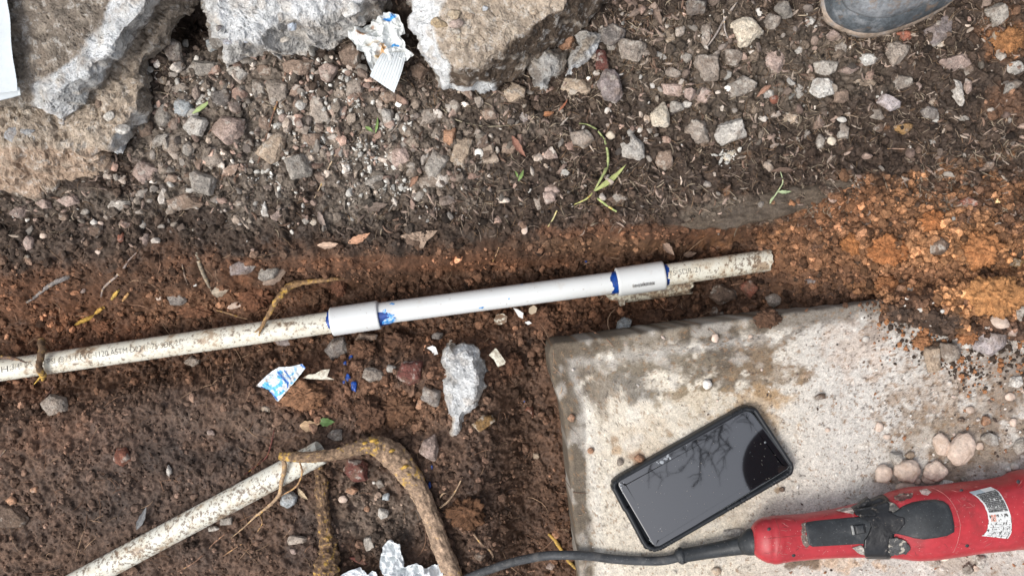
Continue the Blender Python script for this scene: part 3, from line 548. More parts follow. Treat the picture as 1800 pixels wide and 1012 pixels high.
def make_rock(px, py, w, h, ck, ang, i):
    rng = np.random.default_rng(1000+i); big = max(w, h); sub = 5 if big > 40 else 4 if big > 20 else 3
    rgb, cw = CK[ck]; rnd = ck == 'peb' or (ck in ('wht', 'crm') and big < 22)
    V = ICO[sub][0].copy(); F = ICO[sub][1]
    ns = rng.choice([5, 5, 6, 6, 7, 4]); a = np.sort(np.linspace(0, 2*math.pi, ns, endpoint=False)+rng.uniform(-0.5, 0.5, ns)); nn = []; hh = []
    for t in a:
        nn.append((math.cos(t), math.sin(t), rng.uniform(0.05, 0.55))); hh.append(rng.uniform(0.78, 0.95))
        nn.append((math.cos(t), math.sin(t), rng.uniform(-0.9, -0.3))); hh.append(1.0)
    tilt = rng.uniform(0, 2*math.pi); tt = rng.uniform(0.05, 0.35)
    nn.append((tt*math.cos(tilt), tt*math.sin(tilt), 1)); hh.append(rng.uniform(0.62, 0.85)); nn.append((0, 0, -1)); hh.append(0.8)
    for _ in range(3):
        t = rng.uniform(0, 2*math.pi); nn.append((math.cos(t)*.8, math.sin(t)*.8, 0.9)); hh.append(rng.uniform(0.8, 1.0))
    nn = np.array(nn, float); hh = np.array(hh)/1.0; nn /= np.linalg.norm(nn, axis=1)[:, None]
    if rnd: r = (.35*np.minimum(facet(V, nn, hh, 10), 1.3)+.65)*(1+0.15*fbm(V[:, 0]+i*3.1, V[:, 1], V[:, 2], f=1.2, o=3))
    else: r = facet(V, nn, hh, 60 if big > 20 else 30); r = np.minimum(r, 1.34)
    W = V*r[:, None]
    amp = 0.03 if rnd else 0.075
    W = W*(1+amp*fbm(V[:, 0]*1.0+3*i, V[:, 1], V[:, 2], f=2.2, o=5 if sub > 3 else 3, gain=0.62))[:, None]
    W[:, 0] /= np.abs(W[:, 0]).max(); W[:, 1] /= np.abs(W[:, 1]).max()
    p = at(px, py); s = K*(1-p[2])/2
    hz = s*min(w, h)*(0.62 if rnd else rng.uniform(0.55, 0.85))
    W = W*np.array([w*s, h*s, hz]); t = math.radians(ang); c_, s_ = math.cos(t), math.sin(t)
    W = np.stack([W[:, 0]*c_-W[:, 1]*s_, W[:, 0]*s_+W[:, 1]*c_, W[:, 2]], 1)
    slab = slab_top(p[0], p[1]) > -1
    zz = p[2]+hz*(0.80 if slab else 0.26 if py < bankY(px) else 0.62)
    for _ in range(3): q = P(px, py, zz)
    o = part('pebble' if rnd else 'stone', W+q, F, M_PEBBLE if rnd else M_ROCK, base=(q[0], q[1], q[2]-hz*0.8))
    v = 1.18*math.exp(rng.normal(0, 0.13)); o.color = (min(rgb[0]*v, .8), min(rgb[1]*v, .8), min(rgb[2]*v, .8), 1)
    return o, cw, rnd
items = []
for i, row in enumerate([r.strip() for r in ROCKS.replace('\n', '').split('|') if r.strip()]):
    f = row.split(); px, py, w_, h_ = map(float, f[:4]); ck = f[4]; ang = float(f[5]) if len(f) > 5 else RNG.uniform(-12, 12)
    o, cw, rnd = make_rock(px, py, w_, h_, ck, ang, i); big = max(w_, h_)
    if not cw: cw = ''
    size = 'tiny' if big < 15 else 'small' if big < 26 else 'medium' if big < 45 else 'large'
    shp = 'rounded pebble' if rnd else ('elongated stone' if max(w_, h_)/min(w_, h_) > 1.75 else 'angular stone')
    ls = sorted(LAND, key=lambda L: math.hypot(L[1]-px, L[2]-py))
    def rel(L, px=px, py=py):
        a = math.atan2(L[2]-py, px-L[1]); k = int(round(a/(math.pi/4))) % 8; return DIRS[k]+' '+L[0]
    items.append([o, f'{size} {cw} {shp}', [rel(ls[0]), rel(ls[1])], px, py, math.hypot(ls[0][1]-px, ls[0][2]-py)])
    slab = on_slab(np.array(px), np.array(py)); o['category'] = 'pebble' if rnd else 'stone'
    o['group'] = 'stones lying on the paving slab' if slab else 'stones on the upper bank' if py < bankY(px) else 'stones in the trench'
from collections import defaultdict
def resolve(lst, level):
    g = defaultdict(list)
    for it in lst: g[it[6]].append(it)
    for k, v in g.items():
        if len(v) < 2: continue
        if level == 0:
            for it in v: it[6] = it[1]+' '+it[2][0]+', toward '+it[2][1].split(' the ', 1)[-1].join(['the ', '']) if False else it[1]+' '+it[2][0]
            xs = max(t[3] for t in v)-min(t[3] for t in v); ys = max(t[4] for t in v)-min(t[4] for t in v)
            horiz = xs >= ys; v.sort(key=lambda t: t[3] if horiz else t[4])
            names = ['leftmost', 'rightmost'] if horiz else ['uppermost', 'lowest']
            n = len(v); ords = [names[0], 'second', 'third', 'fourth', 'fifth', 'sixth']
            for q, it in enumerate(v):
                if q == 0: a = names[0]
                elif q == n-1: a = names[1]
                elif n == 3: a = 'middle'
                else: a = ords[q]+(' from the left,' if horiz else ' from the top,')
                it[6] = a+' '+it[6]
for it in items: it.append(it[1]+' '+it[2][0])
resolve(items, 0)
for it in items:
    l_ = it[6]
    if len(l_.split()) > 16: l_ = l_.replace('at the bottom edge', 'at bottom edge').replace(' from the left,', ' from left,').replace('over the old pipe', 'over old pipe').replace('the crumpled tissue wad with blue smears', 'the blue-smeared tissue wad').replace('rounded pebble', 'pebble')
    it[0]['label'] = l_

# ------------------------------------------------------------------ big broken concrete blocks
def chunk(name, verts, faces, cols, label, seed, flat=True, edge=0.0026, amp=0.0035, f=45, rim=0.004, agg=1.0):
    bm = bmesh.new(); vs = [bm.verts.new(P(*v)) for v in verts]; cl = bm.loops.layers.float_color.new('c')
    lay = bm.faces.layers.int.new('k')
    for fc, k in faces:
        F = bm.faces.new([vs[i] for i in fc]); F[lay] = k
    bmesh.ops.recalc_face_normals(bm, faces=bm.faces)
    bmesh.ops.triangulate(bm, faces=bm.faces)
    for _ in range(7):
        es = [e for e in bm.edges if e.calc_length() > edge*1.6]
        if not es: break
        bmesh.ops.subdivide_edges(bm, edges=es, cuts=1, use_grid_fill=False)
        bmesh.ops.triangulate(bm, faces=[f_ for f_ in bm.faces if len(f_.verts) > 3])
    for _ in range(2): bmesh.ops.smooth_vert(bm, verts=bm.verts, factor=0.5, use_axis_x=True, use_axis_y=True, use_axis_z=True)
    bm.normal_update()
    V = np.array([v.co[:] for v in bm.verts]); N = np.array([v.normal[:] for v in bm.verts])
    C = np.zeros((len(V), 3)); cnt = np.zeros(len(V))
    # colour boundaries wander: look the face kind up at a warped index
    ck = {}
    for F in bm.faces:
        for v in F.verts: C[v.index] += cols[F[lay]]; cnt[v.index] += 1
    C /= np.maximum(cnt, 1)[:, None]
    q0 = fbm(V[:, 0]+seed, V[:, 1], V[:, 2], f=f*.7, o=3); st = np.floor(q0*5)+sstep(.55, .9, q0*5-np.floor(q0*5))
    wx, rx = worley(V[:, 0]+V[:, 2]*.8+.01*fbm(V[:, 0], V[:, 1], V[:, 2], f=60, o=2), V[:, 1]+V[:, 2]*.6+seed, 38, 9)
    d = amp*(.40*st+.9*(rx-.5)+.42*fbm(V[:, 0]+seed, V[:, 1], V[:, 2], f=f*2.0, o=6, gain=0.62)-0.9*np.exp(-(np.abs(fbm(V[:, 0], V[:, 1]+seed, V[:, 2], f=f*.6, o=3))/.04)**2))
    w1, r1 = worley(V[:, 0]*1.0+V[:, 2]*.7+seed, V[:, 1]+V[:, 2]*.5, 85, 4); w2, r2 = worley(V[:, 0]+V[:, 2]*.7, V[:, 1]+V[:, 2]*.5+seed, 200, 5)
    d = d+amp*agg*(np.sqrt(np.clip(1-(w1/.6)**2, 0, 1))*(r1 > .45)*r1+.45*np.sqrt(np.clip(1-(w2/.6)**2, 0, 1))*(r2 > .4)); aggc = (w1 < .5) & (r1 > .6)
    side = np.clip(1-np.abs(N[:, 2]), 0, 1)
    V = V+N*d[:, None]
    V[:, 0] += rim*fbm(V[:, 0], V[:, 1]+seed, V[:, 2]*0.3, f=60, o=3)*(0.3+side); V[:, 1] += rim*fbm(V[:, 0]+7, V[:, 1], V[:, 2]*0.3, f=60, o=3)*(0.3+side)
    n1 = fbm(V[:, 0], V[:, 1]+seed*2, V[:, 2], f=30, o=4)
    C = C*np.exp(0.22*n1+0.2*fbm(V[:, 0]+5, V[:, 1], V[:, 2], f=120, o=3))[:, None]; C = np.where(aggc[:, None] & ((r1*97 % 1) < .55)[:, None], C*.6+.4*np.array((.42, .36, .29))*(.6+.8*((r1*51) % 1))[:, None], C)
    F = np.array([[v.index for v in f_.verts] for f_ in bm.faces]); bm.free()
    o = part(name, V, F, M_CONC, col=np.clip(C, .02, .8), smooth=not flat); return tag(o, label, 'concrete chunk', 'broken concrete pieces along the top'), V, C
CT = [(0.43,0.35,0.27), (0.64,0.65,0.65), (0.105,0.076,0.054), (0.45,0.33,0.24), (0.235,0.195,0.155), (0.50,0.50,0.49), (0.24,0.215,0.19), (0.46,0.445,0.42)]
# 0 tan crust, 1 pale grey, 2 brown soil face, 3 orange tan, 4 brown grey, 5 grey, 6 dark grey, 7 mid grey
D, _, _ = chunk('concrete_block', [
  (723,-60,.085),(718,25,.075),(722,50,.07),(742,82,.06),(762,135,.045),(786,158,.03),(807,176,.012),(838,166,.012),(878,150,.02),(932,116,.03),(978,84,.035),(1024,44,.04),(1075,-10,.04),(1120,-70,.05),   # 0-13 outer
  (800,-60,.100),(778,10,.098),(762,48,.096),(770,85,.092),(788,116,.088),(842,121,.088),(878,92,.090),(908,64,.092),(952,38,.095),(986,22,.096),(1004,-4,.097),(1040,-60,.10),          # 14-25 inner top
  (790,150,.045),(870,146,.045),                                                                    # 26,27 lower crease
  (723,-60,-.01),(786,158,-.01),(807,172,-.01),(878,146,-.01),(1024,44,-.01),(1120,-70,-.01)],     # 28-33 base
 [((0,1,2,15,14),1),((2,3,17,16,15),1),((3,4,18,17),1),((4,5,26,18),1),((14,15,16,17,18,19,20,21,22,23,24,25),0),
  ((18,26,27,19),2),((19,27,8,9,20),2),((20,9,10,21),2),((21,10,11,22),2),((22,11,23),2),((23,11,12,24),2),((24,12,13,25),2),
  ((5,6,7,27,26),1),((7,8,27),1),
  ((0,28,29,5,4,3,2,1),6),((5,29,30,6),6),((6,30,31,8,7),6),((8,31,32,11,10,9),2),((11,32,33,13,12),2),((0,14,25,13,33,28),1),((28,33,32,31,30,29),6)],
 [np.array(c) for c in CT], 'big concrete block with a tan crusted top and a smooth dark brown side', 3.0, amp=0.0018, f=60, agg=1.0)
def embed(par, px, py, z, w, h, rgb, seed, lab=None):
    V, F = ICO[4]; rng = np.random.default_rng(seed); nn = rng.normal(size=(9, 3)); nn /= np.linalg.norm(nn, axis=1)[:, None]; r = np.minimum(facet(V, nn, rng.uniform(.7, 1, 9), 16), 1.3); s = K*(1-z)/2
    o = part('embedded_stone', V*r[:, None]*np.array([w*s, h*s, min(w, h)*s*.7])+P(px, py, z), F, M_ROCK, par); o.color = (*rgb, 1)
    if lab: o['label'] = lab
for i_, e_ in enumerate(((773,42,.096,26,20,(.42,.32,.2)),(801,43,.098,22,18,(.42,.33,.28)),(799,25,.098,20,15,(.42,.34,.24)),(805,68,.093,10,16,(.45,.38,.28)),(817,74,.093,16,14,(.42,.34,.26)),(796,76,.092,10,10,(.46,.4,.32)),(802,55,.095,14,8,(.5,.46,.4)),(783,98,.090,12,10,(.42,.33,.24)),(851,86,.092,8,12,(.4,.32,.25)),(838,110,.088,8,10,(.5,.47,.42)),(852,15,.098,9,8,(.48,.5,.52)),(826,28,.097,14,10,(.38,.3,.22)),(880,60,.093,14,9,(.36,.29,.21)),(940,22,.097,12,10,(.38,.3,.22)))): embed(D, *e_, 300+i_)
Cc, _, _ = chunk('concrete_block', [
  (350,-60,.05),(357,4,.05),(372,30,.05),(380,64,.045),(388,90,.03),(393,113,.012),(430,116,.012),(470,106,.014),(506,110,.014),(552,101,.018),(592,82,.022),(614,68,.026),(642,44,.03),(690,13,.035),(700,-60,.04),  # 0-14
  (372,-60,.092),(378,5,.09),(392,60,.084),(412,72,.08),(452,68,.08),(482,42,.082),(530,34,.084),(590,24,.084),(640,8,.084),(660,-60,.088),   # 15-24
  (350,-60,-.01),(393,110,-.01),(552,98,-.01),(690,10,-.01),(700,-60,-.01)],
 [((0,1,16,15),5),((1,2,3,17,16),5),((3,4,5,18,17),5),((15,16,17,18,19,20,21,22,23,24),1),((18,5,6,7,19),7),((19,7,8,20),7),((20,8,9,21),7),((21,9,10,22),7),((22,10,11,12,23),7),((23,12,13,14,24),6),
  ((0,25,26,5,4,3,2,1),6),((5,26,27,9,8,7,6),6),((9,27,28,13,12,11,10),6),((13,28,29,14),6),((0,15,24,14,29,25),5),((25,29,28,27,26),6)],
 [np.array(c) for c in CT], 'pale blue-grey concrete block with rough pitted faces left of the tissue wad', 8.0, amp=0.0032, f=50)
for i_, e_ in enumerate(((617,17,.084,28,26,(.58,.58,.56)),(494,28,.082,10,16,(.45,.43,.4)),(384,49,.086,9,12,(.2,.19,.2)),(404,73,.080,20,12,(.42,.46,.52)),(512,47,.080,18,14,(.42,.47,.53)),(431,71,.079,22,10,(.42,.45,.5)),(500,70,.070,18,9,(.6,.55,.48)))): embed(Cc, *e_, 340+i_)
B, _, _ = chunk('concrete_block', [
  (-90,-60,.05),(-90,340,.02),(0,341,.02),(66,343,.018),(104,325,.016),(152,310,.014),(196,291,.012),(199,266,.018),(221,261,.02),(222,246,.024),(237,228,.024),(256,202,.026),(260,150,.028),(264,112,.03),(288,78,.03),(300,50,.03),(332,18,.032),(356,-14,.034),(360,-60,.034),   # 0-18
  (-90,258,.055),(0,262,.055),(70,255,.055),(140,262,.052),(190,258,.05),(212,225,.050),(236,190,.050),(244,140,.050),(252,104,.050),(276,66,.05),(300,20,.05),(318,-60,.05),  # 19-30
  (-90,-60,-.01),(-90,340,-.01),(66,340,-.01),(196,288,-.01),(256,200,-.01),(300,50,-.01),(360,-60,-.01)],
 [((0,19,20,21,22,23,24,25,26,27,28,29,30),0),((19,1,2,20),3),((20,2,3,4,21),3),((21,4,5,22),3),((22,5,6,7,23),3),((23,7,8,9,24),1),((24,9,10,11,25),7),((25,11,12,26),4),((26,12,13,27),4),((27,13,14,28),4),((28,14,15,16,29),4),((29,16,17,18,30),4),
  ((1,32,33,3,2),4),((3,33,34,6,5,4),4),((6,34,35,11,10,9,8,7),4),((11,35,36,15,14,13,12),4),((15,36,37,18,17,16),4),((0,31,32,1,19),4),((0,30,18,37,31),4),((31,37,36,35,34,33,32),4)],
 [np.array(c) for c in CT], 'broad broken concrete piece with an orange-tan face, lowest at the left edge', 5.0, amp=0.0034, f=40)
for i_, e_ in enumerate(((40,240,.055,50,34,(.27,.28,.29)),(25,221,.055,12,10,(.42,.43,.43)),(110,210,.054,14,16,(.42,.42,.42)),(140,220,.053,14,16,(.5,.49,.47)),(185,170,.053,26,20,(.40,.33,.26)),(192,205,.052,20,16,(.5,.47,.42)),(215,225,.052,22,18,(.5,.48,.44)),(172,180,.054,10,16,(.22,.16,.12)))): embed(B, *e_, 360+i_)
A, _, _ = chunk('concrete_slab_piece', [
  (-90,-60,.08),(-90,188,.070),(0,190,.068),(62,190,.066),(72,194,.064),(106,198,.062),(134,196,.062),(158,170,.066),(180,144,.07),(214,97,.075),(246,54,.078),(285,-2,.082),(320,-60,.085),   # 0-12
  (-90,150,.082),(0,150,.082),(55,150,.082),(96,128,.086),(140,98,.088),(156,64,.09),(180,48,.092),(196,-4,.094),(214,-60,.096),   # 13-21
  (92,168,.094),(150,132,.096),(202,74,.099),(252,14,.102),(290,-60,.105),    # 22-26 ridge
  (-90,-60,.055),(-90,188,.055),(62,188,.054),(134,192,.052),(246,50,.062),(320,-60,.07)],
 [((0,13,14,15,16,17,18,19,20,21),4),((13,1,2,14),4),((14,2,3,15),4),((15,3,4,22,16),5),((16,22,23,17),1),((17,23,18),5),((18,23,24,19),1),((19,24,25,20),1),((20,25,26,21),5),
  ((4,5,6,22),1),((22,6,7,8,23),5),((23,8,9,24),5),((24,9,10,25),7),((25,10,11,12,26),7),
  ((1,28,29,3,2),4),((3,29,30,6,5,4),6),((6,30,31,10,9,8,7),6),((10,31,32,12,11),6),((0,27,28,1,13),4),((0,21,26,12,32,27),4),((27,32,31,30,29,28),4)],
 [np.array(c) for c in CT], 'mottled concrete slab piece with a pale grey ridge, topmost at the left edge', 11.0, amp=0.0022, f=55, agg=.7)
B['group'] = A['group'] = 'broken concrete pieces along the top'
E1, _, _ = chunk('concrete_lump', [(927,111,.02),(940,89,.02),(964,83,.022),(996,98,.022),(997,126,.02),(984,141,.016),(967,142,.016),(966,160,.014),(953,164,.014),(936,153,.014),(929,131,.018),
  (942,112,.042),(960,98,.044),(984,108,.044),(980,128,.04),(955,140,.036),
  (927,111,-.01),(996,98,-.01),(966,162,-.01)],
 [((11,12,13,14,15),7),((0,1,12,11),7),((1,2,12),7),((2,3,13,12),4),((3,4,13),4),((4,5,14,13),4),((5,6,14),7),((6,7,8,15,14),7),((8,9,15),5),((9,10,11,15),6),((10,0,11),6),((0,16,17,3,2,1),6),((3,17,18,8,7,6,5,4),6),((8,18,16,0,10,9),6),((16,18,17),6)],
 [np.array(c) for c in CT], 'small knobbly grey concrete lump below the big block', 2.0, amp=0.003, f=80, edge=0.003)
E2, _, _ = chunk('concrete_lump', [(1022,48,.02),(1047,46,.02),(1056,60,.02),(1054,80,.02),(1042,107,.016),(1020,127,.014),(989,134,.014),(994,100,.018),(1014,82,.02),
  (1030,62,.044),(1046,66,.044),(1042,80,.042),(1006,114,.04),(1010,96,.042),(1022,48,-.01),(1054,80,-.01),(989,134,-.01)],
 [((9,10,11,12,13),4),((0,1,10,9),7),((1,2,3,11,10),7),((3,4,5,12,11),1),((5,6,12),1),((6,7,13,12),7),((7,8,13),7),((8,0,9,13),7),((0,14,15,3,2,1),6),((3,15,16,6,5,4),6),((6,16,14,0,8,7),6),((14,16,15),6)],
 [np.array(c) for c in CT], 'grey-brown concrete lump with a white broken face beside the knobbly one', 4.0, amp=0.0025, f=80, edge=0.003)
sh, _, _ = chunk('concrete_shard', [(783,604,-.06),(790,592,-.055),(806,606,-.05),(830,606,-.05),(842,618,-.05),(852,634,-.055),(858,650,-.06),(855,672,-.062),(848,692,-.065),(842,716,-.065),(832,718,-.062),(824,742,-.062),(812,750,-.06),(812,778,-.06),(800,784,-.062),(790,786,-.065),(788,760,-.065),(786,730,-.066),(780,702,-.068),(775,672,-.068),(776,640,-.066),
  (798,622,-.032),(830,628,-.03),(838,652,-.028),(834,690,-.03),(812,728,-.04),(800,764,-.048),(796,730,-.042),(790,680,-.036),(790,640,-.034),
  (783,604,-.1),(852,634,-.1),(842,716,-.1),(800,784,-.1),(780,702,-.1)],
 [((21,22,23,24,25,26,27,28,29),1),((0,1,2,21),4),((2,3,22,21),1),((3,4,5,22),1),((5,6,23,22),5),((6,7,8,23),5),((8,9,10,24,23),5),((10,11,12,25,24),1),((12,13,26,25),7),((13,14,15,26),1),((15,16,17,27,26),0),((17,18,28,27),1),((18,19,28),1),((19,20,29,28),5),((20,0,21,29),1),
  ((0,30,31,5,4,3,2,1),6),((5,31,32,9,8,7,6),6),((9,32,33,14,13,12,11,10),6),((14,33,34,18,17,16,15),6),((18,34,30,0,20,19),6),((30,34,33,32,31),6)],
 [np.array(c) for c in CT], 'whitish pointed concrete shard standing in the trench below the pipe', 9.0, amp=0.0017, f=80, edge=0.0026)
sh['category'] = 'concrete shard'
# ------------------------------------------------------------------ pipes
def frame(a, b):
    a = np.array(a, float); b = np.array(b, float); T = (b-a)/np.linalg.norm(b-a); N = np.cross(T, [0, 0, 1.0]); N /= np.linalg.norm(N); B = np.cross(N, T)
    return a, b, T, N, B, np.linalg.norm(b-a)
def pipe_mesh(a, b, r, wall=0.0022, seg=64, nl=80, jag0=0.0, jag1=0.0, lip=0.0006):
    a, b, T, N, B, L = frame(a, b); th = np.linspace(0, 2*math.pi, seg, endpoint=False)
    prof = [(0.0, r-wall), (0.0, r-lip)]+[(lip+(1-2*lip/L)*L*t if False else lip+(L-2*lip)*t, r) for t in np.linspace(0, 1, nl)]+[(L, r-lip), (L, r-wall), (L-min(0.05, L*.4), r-wall), (min(0.05, L*.4), r-wall)]
    V = []
    for s, rr in prof:
        u = s/L; j = (jag0*max(0, 1-u*12)+jag1*max(0, 1-(1-u)*12)); ss = s+j*perlin(np.cos(th)*1.7+3, np.sin(th)*1.7, 0.5)
        V.append(a+T*ss[:, None]+(N*np.cos(th)[:, None]+B*np.sin(th)[:, None])*rr)
    n = len(prof); F = grid_faces(n, seg, wrapu=True, wrapv=True)
    return np.concatenate(V), F
def wrap(mesh2d, a, b, r, u0, v0):
    """mesh2d: verts (u along, v round, h out) on the pipe a-b"""
    a, b, T, N, B, L = frame(a, b); U = mesh2d
    th = math.pi/2+(v0-(-U[:, 1]))/r*-1.0*-1.0 if False else math.pi/2+(U[:, 1]+v0)/r
    rr = r+U[:, 2]
    return a+T*(u0+U[:, 0])[:, None]+(N*np.cos(th)[:, None]+B*np.sin(th)[:, None])*rr[:, None]
def text_mesh(s, height, length=None, space=1.0):
    c = bpy.data.curves.new('lettering', 'FONT'); c.body = s; c.size = 1; c.resolution_u = 3; c.space_character = space; c.offset = -0.012
    o = bpy.data.objects.new('lettering_source', c); S.collection.objects.link(o)
    dg = bpy.context.evaluated_depsgraph_get(); me = bpy.data.meshes.new_from_object(o.evaluated_get(dg)); bpy.data.objects.remove(o)
    bm = bmesh.new(); bm.from_mesh(me); bmesh.ops.triangulate(bm, faces=bm.faces)
    for _ in range(4):
        es = [e for e in bm.edges if abs(e.verts[0].co.y-e.verts[1].co.y) > .12]
        if not es: break
        bmesh.ops.subdivide_edges(bm, edges=es, cuts=1); bmesh.ops.triangulate(bm, faces=[f_ for f_ in bm.faces if len(f_.verts) > 3])
    V = np.array([v.co[:] for v in bm.verts]); F = [[v.index for v in f.verts] for f in bm.faces]; bm.free(); bpy.data.meshes.remove(me)
    V = V-V.min(0); sy = height/0.73; V[:, 1] *= sy; V[:, 0] *= (length/V[:, 0].max() if length else sy); V[:, 2] = 0.00018
    return V, F
def pvc_col(V, base, areas, fine=0.5, seed=0.0):
    px, py = toPx(V[:, 0], V[:, 1], V[:, 2]); A = np.zeros(len(V))
    for cx, cy, rx, ry, s in areas: A = np.maximum(A, s*np.exp(-((px-cx)/rx)**2-((py-cy)/ry)**2))
    n1 = fbm(V[:, 0]+seed, V[:, 1], V[:, 2], f=55, o=6, gain=.75); n2 = fbm(V[:, 0]-seed, V[:, 1], V[:, 2], f=220, o=4, gain=.8)
    k1 = sstep(.35, .75, n1+A*1.1-.28)[:, None]*.75; k2 = sstep(.68, .95, n2+fine*.36+A*.8)[:, None]*.85; k3 = sstep(-.2, .6, n1+A*.8)[:, None]*.35
    col = np.array(base)*np.ones((len(V), 3)); col = col*(1-k3)+np.array((.52, .43, .29))*k3; col = col*(1-k1)+np.array((.30, .20, .12))*k1; return col*(1-k2)+np.array((.13, .085, .055))*k2
PZ = -0.054; PR = 0.01215; CR = 0.0160
run = thing('pvc_pipe_run', P(626, 559, PZ), 'long white plastic pipe with two couplings and blue primer lying across the trench', 'pipe')
pA0, pA1 = P(-230, 684, PZ-0.004), P(590, 565, PZ)
pN0, pN1 = P(655, 552.5, PZ), P(1095, 494.5, PZ)
pR0, pR1 = P(1155, 485.5, PZ), P(1354, 457, PZ-0.001)
for a, b, m, lab, j in ((pA0, pA1, M_OLDPVC, 'muddy older pipe length with faded printing', 0), (pN0, pN1, M_NEWPVC, 'clean new white pipe length', 0), (pR0, pR1, M_OLDPVC, 'mud-caked older pipe end with printing', 0.006)):
    V, F = pipe_mesh(a, b, PR, jag1=j, nl=460, seg=96); cl = None if m is M_NEWPVC else pvc_col(V, (.66,.64,.55), [(150,622,18,22,.9),(110,655,60,9,.5),(60,668,80,8,.5),(190,640,30,12,.35),(500,572,60,10,.6),(380,590,60,14,.4),(440,570,40,20,.3),(1330,462,26,26,.85),(1270,486,60,8,.5),(1300,470,30,12,.3),(300,608,60,12,.2)], .35, 3.0)
    o = part('pipe_length', V, F, m, run, col=cl); o['label'] = lab
def coupling(x0, y0, x1, y1):
    a, b = P(x0, y0, PZ), P(x1, y1, PZ); V, F = pipe_mesh(a, b, CR, wall=0.0036, nl=30, lip=0.0009); return part('coupling', V, F, M_NEWPVC, run), a, b
cp1, c1a, c1b = coupling(583, 565.5, 667, 553); cp2, c2a, c2b = coupling(1084, 496, 1167.5, 483.5)
def primer(a, b, at_end, w0, w1, ragged, m=M_PRIMER, rr=PR, seed=0, th0=-0.2, th1=math.pi+0.2, name='primer_band'):
    a, b, T, N, B, L = frame(a, b); s0 = L if at_end else 0; sg = 1 if at_end else -1
    n = 60; th = np.linspace(th0, th1, n); wv = w0+(w1-w0)*np.clip(0.5+1.1*perlin(th*1.3+seed, seed*1.7), 0, 1)+ragged*perlin(th*6+seed, seed)
    k = 10; V = []
    for i in range(k):
        s = s0+sg*(-0.001+(wv+0.001)*i/(k-1)); V.append(a+T*s[:, None]+(N*np.cos(th)[:, None]+B*np.sin(th)[:, None])*(rr+0.00022*(1-i/(k-1))+0.00008))
    F = grid_faces(k, n); return part(name, np.concatenate(V), F if sg < 0 else F[:, ::-1], m, run)
primer(c1a, c1b, False, 0.0020, 0.0038, 0.0012, seed=1); primer(c1a, c1b, True, 0.0065, 0.014, 0.0025, seed=4.4)
primer(c1a, c1b, True, 0.009, 0.019, 0.004, m=M_PRIMERL, rr=PR-0.00006, seed=6.3, th0=0.2, th1=2.4, name='primer_smear')
primer(c2a, c2b, False, 0.004, 0.0085, 0.002, seed=2.2); primer(c2a, c2b, True, 0.0018, 0.0052, 0.0022, seed=7.7)
def smear(px, py, w, h, seed, m=M_PRIMERL):
    a, b, T, N, B, L = frame(pN0, pN1); q = P(px, py, PZ+PR*0.95); u = (q-a)@T; v = (q-a)@N
    th = math.acos(max(-0.98, min(0.98, v/PR))); n = 22; A = np.linspace(0, 2*math.pi, n, endpoint=False); R = 0.7+0.5*perlin(np.cos(A)*1.8+seed, np.sin(A)*1.8)
    V = [a+T*u+(N*math.cos(th)+B*math.sin(th))*(PR+0.0002)]
    for t in (0.5, 1.0):
        uu = u+np.cos(A)*R*w*K/2*t; tt = th+np.sin(A)*R*h*K/2/PR*t; V += list(a+T*uu[:, None]+(N*np.cos(tt)[:, None]+B*np.sin(tt)[:, None])*(PR+0.0001+0.0001*(1-t)))
    F = [[0, 1+i, 1+(i+1) % n] for i in range(n)]+[[1+i, 1+n+i, 1+n+(i+1) % n, 1+(i+1) % n] for i in range(n)]
    return part('primer_smear', V, F, m, run)
smear(689, 534, 15, 9, 1); smear(846, 541, 13, 6, 2); smear(895, 525, 5, 5, 3); smear(917, 500, 8, 4, 4); smear(676, 548, 10, 14, 6)
def letter(s, ax0, ay0, length_px, hpx, a, b, r, v0px=0, parent=run, name='lettering', m=M_INK):
    f = frame(a, b); q = P(ax0, ay0, PZ+r); u0 = (q-f[0])@f[2]; V, F = text_mesh(s, hpx*K*1.04, length_px*K*1.04)
    V[:, 1] = V[:, 1]-V[:, 1].max()/2
    W = wrap(V, a, b, r, u0, v0px*K); return part(name, W, F, m, parent)
letter('3/4" IPS 200 PSI @73°F PVC 1120 ASTM D2241-75 SDR 21', 18, 648, 302, 10.5, pA0, pA1, PR, 2)
letter('-75 SDR 21', 1172, 483, 60, 9.5, pR0, pR1, PR, 2)
letter('H', 0, 652, 12, 11, pA0, pA1, PR, 1)
# barcode on the right coupling
rng = np.random.default_rng(5); V = []; F = []; u = 0.0
while u < 0.0245:
    w_ = rng.choice([0.00018, 0.0003, 0.0005]); h0 = rng.uniform(-0.0022, -0.0012); h1 = rng.uniform(0.0012, 0.0024)
    k = len(V); V += [[u, h0, .0001], [u+w_, h0, .0001], [u+w_, h1, .0001], [u, h1, .0001]]; F.append([k, k+1, k+2, k+3]); u += w_+rng.choice([0.0002, 0.0004])
f = frame(c2a, c2b); q = P(1112, 505, PZ+CR*0.8); part('printed_code', wrap(np.array(V), c2a, c2b, CR+0.0003, (q-f[0])@f[2], -0.0072), F, M_INK, cp2)

# buried lower pipe
low = thing('pvc_pipe', P(340, 912, -0.055), 'scratched white plastic pipe with a sawn open end crossing the mud at lower left', 'pipe')
bA, bB = P(60, 1064, -0.058), P(565, 794, -0.030); V, F = pipe_mesh(bA, bB, 0.0131, nl=420, seg=96, wall=0.002); part('pipe_length', V, F, M_DIRTYPVC, low, col=pvc_col(V, (.66,.65,.57), [(370,905,260,18,.38),(480,860,200,10,.5),(250,975,200,16,.45)], 1.0, 5.0))
# broken old pipe under the right coupling
V, F = pipe_mesh(P(1096, 516, -0.079), P(1216, 500, -0.079), 0.0105, jag0=0.012, jag1=0.012, nl=160); tag(part('broken_pipe_piece', V, F, M_DIRTYPVC, col=pvc_col(V, (.6,.57,.46), [(1150,515,120,40,.6)], 1.0, 8.0)), 'broken mud-covered pipe piece half buried beneath the right coupling', 'pipe piece')

